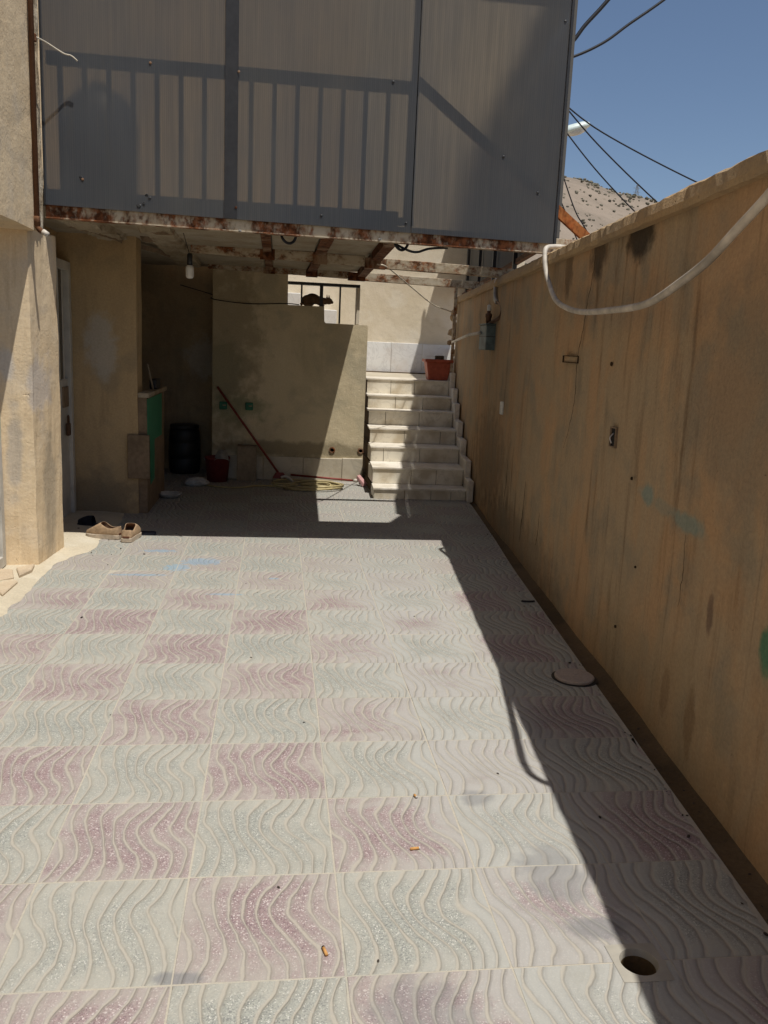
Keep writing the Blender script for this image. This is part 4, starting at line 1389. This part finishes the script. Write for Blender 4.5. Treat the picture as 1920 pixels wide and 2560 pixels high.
# ================================================================== ALCOVE OBJECTS
ct = empty('counter', (-1.28, 5.9, 0), 'low masonry counter with patch of bright green paint', 'counter')
bm = bmesh.new()
a_box(bm, -1.304, -1.235, 5.42, 6.5, 0.0, 0.96)
subdiv(bm, 6)
jitter(bm, 0.004, 8)
build('base', bm, M['brown_board'], ct)
box('countertop', -1.304, -1.215, 5.405, 6.55, 0.961, 1.0, M['rib'], ct, 0.005)
bm = bmesh.new()
v = [bm.verts.new((-1.229, y, z)) for y, z in ((5.42, 0.95), (6.30, 0.95), (6.30, 0.57), (5.82, 0.58), (5.80, 0.24), (5.58, 0.22), (5.56, 0.60), (5.42, 0.63))]
bm.faces.new(v)
r = bmesh.ops.extrude_face_region(bm, geom=list(bm.faces))
bmesh.ops.translate(bm, verts=[q for q in r['geom'] if isinstance(q, bmesh.types.BMVert)], vec=(-0.003, 0, 0))
build('green_paint', bm, M['green'], ct)
bm = bmesh.new()
a_box(bm, -1.385, -1.21, 5.372, 5.39, 0.30, 0.66)
bevel(bm, 0.003)
tag(build('brown_board', bm, M['brown_board']), 'dark brown board fixed to the edge of the inner wall by the counter', 'board')
tag(tube('stick', [(-1.25, 5.9, 1.002), (-1.29, 5.86, 1.22)], 0.008, M['board'], None, 6), 'short thin stick standing on the counter against the wall', 'stick')
bm = bmesh.new()
a_box(bm, -1.29, -1.225, 5.95, 6.2, 1.001, 1.09)
bevel(bm, 0.015, 2)
tag(build('dark_tin', bm, M['black']), 'dark tin box lying on top of the green painted counter', 'tin')

bar = empty('barrel', (-1.175, 7.75, 0), 'black plastic barrel in the dark alcove corner', 'barrel')
bm = bmesh.new()
a_lathe(bm, [(0.15, 0.0), (0.165, 0.03), (0.172, 0.16), (0.165, 0.17), (0.172, 0.18), (0.17, 0.33), (0.163, 0.34), (0.17, 0.35), (0.16, 0.47), (0.14, 0.5)], (-1.175, 7.75, 0.0), 'Z', 24)
build('drum', bm, M['black'], bar, smooth=True)
bm = bmesh.new()
a_lathe(bm, [(0.158, 0.0), (0.158, 0.03), (0.145, 0.035)], (-1.175, 7.75, 0.495), 'Z', 24)
build('lid', bm, M['black'], bar)

bk = empty('bucket', (-0.785, 7.22, 0), 'dull red bucket with white cloth over its rim beside the barrel', 'bucket')
bm = bmesh.new()
a_lathe(bm, [(0.105, 0.0), (0.125, 0.23), (0.132, 0.235), (0.132, 0.255), (0.118, 0.25), (0.1, 0.03), (0.01, 0.03)], (-0.785, 7.22, 0.0), 'Z', 24)
build('pail', bm, M['red'], bk, smooth=True)
tube('handle', [(-0.785 + 0.135 * math.cos(a), 7.22 - 0.05 * math.sin(a), 0.24 - 0.05 * math.sin(a)) for a in [PI * k / 12 for k in range(13)]], 0.004, M['galv'], bk, 6)
bm = bmesh.new()
prev = None
for i in range(9):
    a = PI * (i / 8)
    row = []
    for j in range(7):
        t = j / 6
        x = -0.735 + 0.07 * math.cos(a) * (0.7 + 0.4 * t)
        yv = 7.18 - 0.11 * t + 0.02 * math.sin(a * 3)
        z = 0.30 + 0.035 * math.sin(a) - 0.08 * t * t
        row.append(bm.verts.new((x, yv, z)))
    if prev:
        for j in range(6):
            bm.faces.new([prev[j], prev[j + 1], row[j + 1], row[j]])
    prev = row
bmesh.ops.solidify(bm, geom=list(bm.faces), thickness=0.006)
tag(build('cloth', bm, M['bag'], smooth=True), 'crumpled pale cloth hung over the red bucket rim', 'cloth')

bb = empty('beige_box', (-0.485, 7.3, 0), 'upright beige carton leaning by the back wall next to the bucket', 'carton')
box('carton_body', -0.585, -0.385, 7.255, 7.365, 0.0, 0.36, M['board'], bb, 0.004)
box('flap', -0.585, -0.385, 7.25, 7.362, 0.361, 0.372, M['brown_board'], bb)

bm = bmesh.new()
r = bmesh.ops.create_icosphere(bm, subdivisions=3, radius=1.0)
for v in bm.verts:
    n_ = mnoise.noise_vector(v.co * 2.2) * 0.28
    v.co = Vector((-0.965 + (v.co.x + n_.x) * 0.115, 6.87 + (v.co.y + n_.y) * 0.08, max(0.002, 0.04 + (v.co.z + n_.z) * 0.05)))
tag(build('plastic_bag', bm, M['bag'], smooth=True), 'crumpled white plastic bag on the shaded floor before the barrel', 'bag')
bm = bmesh.new()
a_lathe(bm, [(0.07, 0.0), (0.085, 0.01), (0.108, 0.035), (0.11, 0.04), (0.104, 0.038), (0.08, 0.014), (0.01, 0.012)], (-1.148, 6.2, 0.002), 'Z', 28)
tag(build('dish', bm, M['bag'], smooth=True), 'shallow white dish on the dark floor by the counter', 'dish')

br = empty('broom', (-0.13, 7.2, 0), 'long red handled broom leaning against the back wall', 'broom')
tube('handle', [(-0.14, 7.19, 0.09), (-0.80, 7.36, 0.97)], 0.0125, M['pole'], br, 10)
bm = bmesh.new()
a_hexa(bm, [(-0.21, 7.12, 0.055), (-0.05, 7.14, 0.045), (-0.05, 7.22, 0.045), (-0.21, 7.22, 0.055), (-0.18, 7.15, 0.11), (-0.10, 7.16, 0.11), (-0.10, 7.20, 0.11), (-0.18, 7.20, 0.11)])
bevel(bm, 0.008, 2)
build('head', bm, M['red'], br)
bm = bmesh.new()
for i in range(16):
    for j in range(4):
        x, y = -0.205 + i * 0.0098, 7.125 + j * 0.027
        dx, dy_ = rr.uniform(-.02, .02), rr.uniform(-.02, .02)
        a_tube(bm, [(x, y, 0.056), (x + dx, y + dy_, 0.003)], 0.004, 4)
o = build('bristles', bm, M['bristle'], br)
o['kind'] = 'stuff'
tube('cloth_wrap', spline([(-0.12, 7.1, 0.07), (-0.08, 7.08, 0.085), (-0.03, 7.09, 0.06), (0.0, 7.12, 0.02)], 4), 0.014, M['bag'], br, 8)

sq = empty('floor_scrubber', (0.4, 7.14, 0), 'floor scrubber with pink head lying along the back wall skirting', 'scrubber')
tube('handle', [(-0.02, 7.27, 0.075), (0.655, 7.13, 0.05)], 0.011, M['pole'], sq, 10)
tube('collar', [(0.64, 7.135, 0.051), (0.685, 7.125, 0.055)], 0.018, M['conduit'], sq, 10)
bm = bmesh.new()
a_hexa(bm, [(0.665, 7.13, 0.075), (0.70, 7.17, 0.085), (0.77, 7.05, 0.0), (0.725, 7.02, 0.0), (0.675, 7.12, 0.11), (0.71, 7.16, 0.115), (0.785, 7.05, 0.035), (0.745, 7.01, 0.035)])
bevel(bm, 0.006, 2)
build('head', bm, M['pink'], sq)

bm = bmesh.new()
hp = []
rh = random.Random(9)
for k in range(190):
    a = k * 2 * PI / 34
    R_ = 0.27 - 0.04 * math.sin(a * 0.37) - 0.10 * (0.5 + 0.5 * math.sin(a * 0.29 + 1))
    hp.append((0.20 + 0.09 * math.sin(a * 0.31) + R_ * 1.2 * math.cos(a), 6.90 + R_ * 0.85 * math.sin(a), 0.012 + 0.035 * (k / 190) + 0.010 * math.sin(a * 1.7)))
hp += [(0.05, 6.75, 0.06), (-0.1, 6.78, 0.03), (-0.35, 6.9, 0.012), (-0.55, 6.75, 0.012), (-0.8, 6.8, 0.012), (-0.95, 7.0, 0.012)]
hp = [Vector(p) for p in hp]
a_tube(bm, hp[:188] + spline(hp[187:], 5), 0.0095, 8)
tag(build('garden_hose', bm, M['hose'], smooth=True), 'coiled straw yellow garden hose half in the sun before the back wall', 'hose')

# ================================================================== CAT ON THE LEDGE (one continuous body)
cx0, cy0, cz0 = 0.05, 7.475, 1.842
cat = empty('cat', (0.2, 7.47, 1.842), 'brown cat crouching on the ledge of the barred opening', 'cat')
bm = bmesh.new()


def blobby(bm, c, r, rot=0.0):
    bmesh.ops.create_uvsphere(bm, u_segments=18, v_segments=12, radius=1.0, matrix=Matrix.Translation((cx0 + c[0], cy0 + c[1], cz0 + c[2])) @ Matrix.Rotation(rot, 4, 'Y') @ Matrix.Diagonal((*r, 1)))


for c, r, q in (((0.075, 0, 0.056), (0.072, 0.056, 0.057), 0.1), ((0.13, 0, 0.074), (0.08, 0.054, 0.054), 0.25), ((0.195, 0, 0.055), (0.06, 0.045, 0.046), 0.35), ((0.243, 0, 0.056), (0.046, 0.036, 0.036), 0.2),
                ((0.292, 0, 0.058), (0.038, 0.036, 0.034), 0.0), ((0.323, 0, 0.047), (0.019, 0.019, 0.016), 0.2), ((0.334, 0, 0.044), (0.007, 0.009, 0.007), 0.0),
                ((0.065, 0.045, 0.030), (0.045, 0.022, 0.034), -0.3), ((0.065, -0.045, 0.030), (0.045, 0.022, 0.034), -0.3), ((0.10, 0.047, 0.010), (0.032, 0.013, 0.010), 0.0), ((0.10, -0.047, 0.010), (0.032, 0.013, 0.010), 0.0),
                ((0.205, 0.030, 0.026), (0.018, 0.015, 0.028), 0.3), ((0.205, -0.030, 0.026), (0.018, 0.015, 0.028), 0.3), ((0.226, 0.030, 0.009), (0.024, 0.012, 0.009), 0.0), ((0.226, -0.030, 0.009), (0.024, 0.012, 0.009), 0.0)):
    blobby(bm, c, r, q)
a_tube(bm, spline([(cx0 + p[0], cy0 + p[1], cz0 + p[2]) for p in ((0.02, 0, 0.035), (0.0, -0.02, 0.02), (0.0, -0.05, 0.014), (0.05, -0.066, 0.012), (0.13, -0.062, 0.011))], 6), 0.011, 8)
cb = build('body', bm, M['fur'], cat, smooth=True)
md = cb.modifiers.new('remesh', 'REMESH')
md.mode = 'VOXEL'
md.voxel_size = 0.005
md.use_smooth_shade = True
sm_ = cb.modifiers.new('smooth', 'SMOOTH')
sm_.iterations = 6

for s in (-1, 1):
    bm = bmesh.new()
    bx, by, bz = cx0 + 0.282 + s * 0.012, cy0 + s * 0.017, cz0 + 0.084
    v = [bm.verts.new(q) for q in ((bx - 0.012, by - 0.008, bz), (bx + 0.012, by - 0.008, bz), (bx + 0.006, by + 0.012 * s, bz), (bx - 0.003, by + s * 0.004, bz + 0.044))]
    for f_ in ((0, 1, 2), (0, 1, 3), (1, 2, 3), (2, 0, 3)):
        bm.faces.new([v[i] for i in f_])
    build('ear', bm, M['fur'], cat)

# ================================================================== SHOES
def shoe(loc, ang, label, group):
    """a low slip-on: sole, upper with an open collar, dark lining; heel at the origin, toe along +Y"""
    root = empty('shoe', loc, label, 'shoe', group)
    prof = [(0.0, 0.022), (0.012, 0.031), (0.04, 0.035), (0.08, 0.035), (0.12, 0.037), (0.15, 0.041), (0.185, 0.046), (0.22, 0.045), (0.245, 0.037), (0.262, 0.024), (0.27, 0.012)]

    def outline(s, n=1):
        return [(s * w, y) for y, w in prof]
    def loop(k, dy=0.0):
        L = [(-w * k, y + dy) for y, w in prof]
        Rr = [(w * k, y + dy) for y, w in reversed(prof)]
        return L + Rr
    bm = bmesh.new()
    lp = loop(1.06)
    a_prism(bm, lp, 0.0, 0.024)
    bevel(bm, 0.004)
    bmesh.ops.recalc_face_normals(bm, faces=bm.faces)
    me = bpy.data.meshes.new('sole')
    bm.to_mesh(me); bm.free(); me.materials.append(M['sole'])
    o = bpy.data.objects.new('sole', me); o.parent = root; col.objects.link(o)
    bm = bmesh.new()
    def top(y):
        if y < 0.02:
            return 0.068
        if y < 0.08:
            return 0.068 - 0.012 * math.sin((y - 0.02) / 0.06 * PI / 2)
        if y < 0.15:
            return 0.056 + 0.032 * ((y - 0.08) / 0.07) ** 1.3
        t = (y - 0.15) / 0.12
        return 0.088 - 0.052 * t ** 0.9
    rings = []
    for zz in (0.0, 0.45, 0.8, 1.0):
        k = (1.0, 1.04, 0.97, 0.88)[int(zz > 0) + int(zz > 0.5) + int(zz > 0.9)]
        rings.append([bm.verts.new((x * k, y * (1.0 if y < 0.1 else 1 - 0.03 * zz) + (0.006 * zz if y < 0.03 else 0), 0.023 + (top(y) - 0.023) * zz)) for x, y in loop(0.98)])
    n = len(rings[0])
    for A, B in zip(rings[:-1], rings[1:]):
        for i in range(n):
            bm.faces.new([A[i], A[(i + 1) % n], B[(i + 1) % n], B[i]])
    half = n // 2
    R4 = rings[-1]
    # vamp over the toes closes from the throat forward
    for i in range(5, half - 1):
        bm.faces.new([R4[i], R4[i + 1], R4[n - 2 - i], R4[n - 1 - i]])
    bmesh.ops.recalc_face_normals(bm, faces=bm.faces)
    me = bpy.data.meshes.new('upper')
    bm.to_mesh(me); bm.free(); me.materials.append(M['shoe'])
    for p in me.polygons:
        p.use_smooth = True
    o = bpy.data.objects.new('upper', me); o.parent = root; col.objects.link(o)
    sd = o.modifiers.new('thick', 'SOLIDIFY')
    sd.thickness = 0.005
    o.modifiers.new('sub', 'SUBSURF').render_levels = 2
    bm = bmesh.new()
    a_prism(bm, [(x * 0.86, y) for x, y in loop(0.95) if y < 0.21], 0.0245, 0.034)
    me = bpy.data.meshes.new('lining')
    bm.to_mesh(me); bm.free(); me.materials.append(M['shoe_in'])
    o = bpy.data.objects.new('lining', me); o.parent = root; col.objects.link(o)
    root.rotation_euler = (0, 0, ang)
    root.scale = (1.16, 1.0, 1.35)
    return root


shoe((-1.285, 4.46, 0.002), math.radians(72), 'tan slip on shoe lying sideways with its toe towards the pillar', 'pair of tan shoes')
shoe((-1.232, 4.345, 0.001), math.radians(-6), 'tan slip on shoe seen from the heel, toe pointing away', 'pair of tan shoes')


def slipper(loc, ang, label, s=1.0):
    root = empty('slipper', loc, label, 'slipper', 'dark slippers in the shade')
    bm = bmesh.new()
    prof = [(0.0, 0.02), (0.03, 0.032), (0.1, 0.03), (0.17, 0.042), (0.22, 0.036), (0.245, 0.018)]
    a_prism(bm, [(-w, y) for y, w in prof] + [(w, y) for y, w in reversed(prof)], 0, 0.02)
    bevel(bm, 0.004)
    bmesh.ops.recalc_face_normals(bm, faces=bm.faces)
    me = bpy.data.meshes.new('footbed'); bm.to_mesh(me); bm.free(); me.materials.append(M['navy'])
    o = bpy.data.objects.new('footbed', me); o.parent = root; col.objects.link(o)
    bm = bmesh.new()
    rows = []
    for y, w_, h_ in ((0.115, 0.040, 0.050), (0.15, 0.043, 0.048), (0.19, 0.043, 0.038), (0.225, 0.036, 0.024)):
        rows.append([bm.verts.new((w_ * math.cos(a), y + 0.01 * math.sin(a), 0.018 + h_ * s * math.sin(a))) for a in [PI * k / 10 for k in range(11)]])
    for A, B in zip(rows[:-1], rows[1:]):
        for i in range(10):
            bm.faces.new([A[i], A[i + 1], B[i + 1], B[i]])
    bmesh.ops.solidify(bm, geom=list(bm.faces), thickness=0.004)
    me = bpy.data.meshes.new('strap'); bm.to_mesh(me); bm.free(); me.materials.append(M['navy'] if s > 1 else M['strap'])
    o = bpy.data.objects.new('strap', me); o.parent = root; col.objects.link(o)
    root.rotation_euler = (0, 0, ang)
    return root


slipper((-1.44, 4.83, 0.006), math.radians(78), 'dark navy slipper behind the tan shoes in the shade', 1.35)
slipper((-1.06, 4.63, 0.002), math.radians(92), 'flat dark slipper with pale strap at the shade edge', 0.8)

# ================================================================== FLOOR DETAILS
dn = empty('floor_drain', (0.7175, -0.004, 0), 'open round floor drain in a square ceramic plate at lower right', 'drain')
bm = bmesh.new()
ccx, ccy, rh_ = 0.7175, -0.004, 0.047
N = 32
sqv, circ, circ2, circ3 = [], [], [], []
for k in range(N):
    a = PI / 4 + 2 * PI * k / N
    c_, s_ = math.cos(a), math.sin(a)
        # point on the square rim along this direction
    tx = ((HX1 + 0.003 - ccx) / c_) if c_ > 1e-6 else ((HX0 - 0.003 - ccx) / c_ if c_ < -1e-6 else 9)
    ty = ((HY1 + 0.003 - ccy) / s_) if s_ > 1e-6 else ((HY0 - 0.003 - ccy) / s_ if s_ < -1e-6 else 9)
    t = min(tx, ty)
    sqv.append(bm.verts.new((ccx + c_ * t, ccy + s_ * t, 0.0016)))
    circ.append(bm.verts.new((ccx + c_ * rh_, ccy + s_ * rh_, 0.003)))
    circ2.append(bm.verts.new((ccx + c_ * rh_ * 0.9, ccy + s_ * rh_ * 0.9, -0.014)))
    circ3.append(bm.verts.new((ccx + c_ * rh_ * 0.86, ccy + s_ * rh_ * 0.86, -0.062)))
for mi, (A, B) in enumerate(((sqv, circ), (circ, circ2), (circ2, circ3))):
    for k in range(N):
        bm.faces.new([A[k], A[(k + 1) % N], B[(k + 1) % N], B[k]]).material_index = 1 if mi == 2 else 0
build('plate', bm, [M['ceramic'], M['gutter']], dn)
bm = bmesh.new()
a_lathe(bm, [(rh_ * 0.87, 0.0), (rh_ * 0.87, 0.004)], (ccx, ccy, -0.066), 'Z', 24)
build('water', bm, M['well'], dn)
box('well', HX0, HX1, HY0, HY1, -0.088, -0.062, M['well'], dn)

cvr = empty('drain_cover', (1.19, 1.80, 0), 'round clay drain cover with dark rim beside the wall gutter', 'drain cover')
bm = bmesh.new()
a_lathe(bm, [(0.088, 0.0), (0.09, 0.004), (0.09, 0.012), (0.084, 0.016), (0.01, 0.017)], (1.19, 1.80, 0.0), 'Z', 32)
build('disc', bm, M['cover'], cvr)
bm = bmesh.new()
a_lathe(bm, [(0.104, 0.0), (0.104, 0.003), (0.09, 0.003)], (1.19, 1.80, -0.0005), 'Z', 32)
build('gap_ring', bm, M['black'], cvr)
e = empty('wall_outlet', (1.32, 2.98, 0), 'small dark half round drain slot at the gutter edge', 'drain')
bm = bmesh.new()
a_tube(bm, [(1.285 + 0.037 * (1 - math.cos(a)), 2.985 - 0.012 * math.sin(a), 0.004) for a in [PI * k / 10 for k in range(11)]], 0.007, 6)
build('rim', bm, M['black'], e)
box('slot', 1.287, 1.355, 2.985, 3.0, -0.004, 0.003, M['crumb'], e)

for i, (x, y, a, lab) in enumerate(((0.241, 0.497, 8, 'orange cigarette butt on a maroon tile with pale end'), (-0.045, 0.081, 105, 'orange cigarette butt with burnt end nearest to the camera'), (0.291, 0.794, -70, 'orange cigarette butt on a tile joint, farthest of three'))):
    e = empty('cigarette_butt', (x, y, 0), lab, 'cigarette butt', 'cigarette butts on the tiles')
    d_ = Vector((math.cos(math.radians(a)), math.sin(math.radians(a)), 0))
    p = Vector((x, y, 0.0048))
    L_ = 0.013 if i < 2 else 0.007
    tube('filter', [p - d_ * L_, p + d_ * L_], 0.0042, M['butt'], e, 8)
    tube('burnt_end', [p + d_ * L_, p + d_ * (L_ + 0.004)], 0.0043, M['ash'] if i == 1 else M['strap'], e, 8)

bm = bmesh.new()
rc = random.Random(21)
for k in range(170):
    if k < 38:
        x, y = rc.uniform(-1.5, 1.2), rc.uniform(-0.4, 6.0)
    elif k < 130:
        y = rc.uniform(-0.3, 5.5)
        x = WX(y) - 0.02 - abs(rc.gauss(0, 0.08))
    else:
        x, y = rc.uniform(-1.75, -1.2), rc.uniform(3.6, 5.2)
    s = rc.uniform(0.0015, 0.004) if k % 12 else rc.uniform(0.005, 0.007)
    r = bmesh.ops.create_icosphere(bm, subdivisions=1, radius=s, matrix=Matrix.Translation((x, y, s * 0.7 + (0.016 if x < -1.6 else 0))) @ Matrix.Rotation(rc.uniform(0, 6), 4, 'Z') @ Matrix.Diagonal((1.6, 0.9, 0.6, 1)))
tag(build('grit', bm, M['crumb']), kind='stuff')

# ================================================================== BEYOND THE WALL
sl = empty('street_lamp', (4.4, 16, -0.25), 'pale street lamp head poking out beside the balcony sheet', 'street lamp')
bm = bmesh.new()
rings = []
A, B = Vector((5.28, 16, 5.80)), Vector((5.99, 16, 6.03))
for t, w, hu, hd in ((0.0, 0.05, 0.05, 0.05), (0.12, 0.09, 0.09, 0.06), (0.4, 0.14, 0.12, 0.05), (0.75, 0.16, 0.12, 0.05), (0.93, 0.13, 0.08, 0.04), (1.0, 0.06, 0.03, 0.02)):
    c_ = A.lerp(B, t)
    rings.append([bm.verts.new((c_.x + math.sin(a) * -0.0, c_.y + w * math.cos(a), c_.z + (hu if math.sin(a) > 0 else hd) * math.sin(a))) for a in [2 * PI * k / 16 for k in range(16)]])
for P_, Q_ in zip(rings[:-1], rings[1:]):
    for k in range(16):
        bm.faces.new([P_[k], P_[(k + 1) % 16], Q_[(k + 1) % 16], Q_[k]])
bm.faces.new(rings[0]); bm.faces.new(rings[-1])
build('head', bm, M['lamp'], sl, smooth=True)
bm = bmesh.new()
c_ = A.lerp(B, 0.6)
r = bmesh.ops.create_uvsphere(bm, u_segments=14, v_segments=8, radius=1.0, matrix=Matrix.Translation((c_.x, 16, c_.z - 0.03)) @ Matrix.Rotation(-0.3, 4, 'Y') @ Matrix.Diagonal((0.24, 0.12, 0.09, 1)))
build('lens', bm, M['white'], sl, smooth=True)
tube('arm', spline([(4.4, 16, 5.2), (4.6, 16, 5.5), (5.0, 16, 5.68), (5.30, 16, 5.80)], 5), 0.03, M['galv'], sl, 8)
tube('pole', [(4.4, 16, -0.25), (4.4, 16, 5.25)], [0.08, 0.05], M['galv'], sl, 10)


def wire(pts, r, lab):
    tag(tube('overhead_wire', spline(pts, 8), r, M['cable'], None, 6), lab, 'wire', 'overhead wires')


wire([(1.9, 6.5, 3.80), (2.39, 6.5, 4.22), (2.56, 6.5, 4.435), (2.77, 6.5, 4.68), (3.3, 6.5, 5.35)], 0.018, 'thick twisted black cable, steepest at the top of the sky')
wire([(1.9, 6.5, 3.98), (2.4, 6.5, 4.13), (2.73, 6.5, 4.29), (2.98, 6.5, 4.48), (3.29, 6.5, 4.71), (3.9, 6.5, 5.2)], 0.0125, 'black cable sagging below the thick twisted one at the top')
wire([(4.3, 14, 6.12), (4.66, 14, 5.92), (5.53, 14, 5.42), (7.28, 14, 4.74), (9.0, 14, 4.2)], 0.014, 'thin wire passing just above the street lamp head, uppermost')
wire([(4.3, 14, 6.27), (4.66, 14, 5.94), (5.46, 14, 5.22), (6.63, 14, 4.34), (7.6, 14, 3.7)], 0.014, 'thin wire crossing in front of the street lamp head')
wire([(4.3, 14, 5.97), (4.79, 14, 5.45), (5.46, 14, 4.79), (6.24, 14, 4.14), (7.0, 14, 3.6)], 0.013, 'thin wire running down from beneath the street lamp')
wire([(4.6, 14, 5.22), (4.75, 14, 4.90), (5.13, 14, 4.09), (5.35, 14, 3.78), (5.8, 14, 3.2)], 0.012, 'thin steep wire crossing the hillside towards the rusty brace')
wire([(4.7, 14, 4.5), (4.85, 14, 4.23), (5.22, 14, 3.57), (5.5, 14, 3.1)], 0.012, 'lowest thin wire crossing the hill beside the sheet edge')

py = empty('pylon', (99.3, 240, 44), 'faint lattice power pylon on the dry hill crest', 'pylon')
bm = bmesh.new()
H0, H1 = 43.0, 49.3
for sx, sy_ in ((-1, -1), (1, -1), (1, 1), (-1, 1)):
    a_tube(bm, [(99.3 + sx * 0.75, 240 + sy_ * 0.75, H0), (99.3 + sx * 0.12, 240 + sy_ * 0.12, H1)], 0.06, 4)
for k in range(5):
    z0, z1 = H0 + k * 1.25, H0 + (k + 1) * 1.25
    w0, w1 = 0.75 - 0.63 * k / 5.04, 0.75 - 0.63 * (k + 1) / 5.04
    for s in (-1, 1):
        a_tube(bm, [(99.3 - w0 * s, 239.3, z0), (99.3 + w1 * s, 239.4, z1)], 0.04, 4)
build('lattice', bm, M['galv'], py)
for z in (46.2, 47.4, 48.5):
    tube('cross_arm', [(98.3, 240, z), (100.3, 240, z)], 0.05, M['galv'], py, 4)
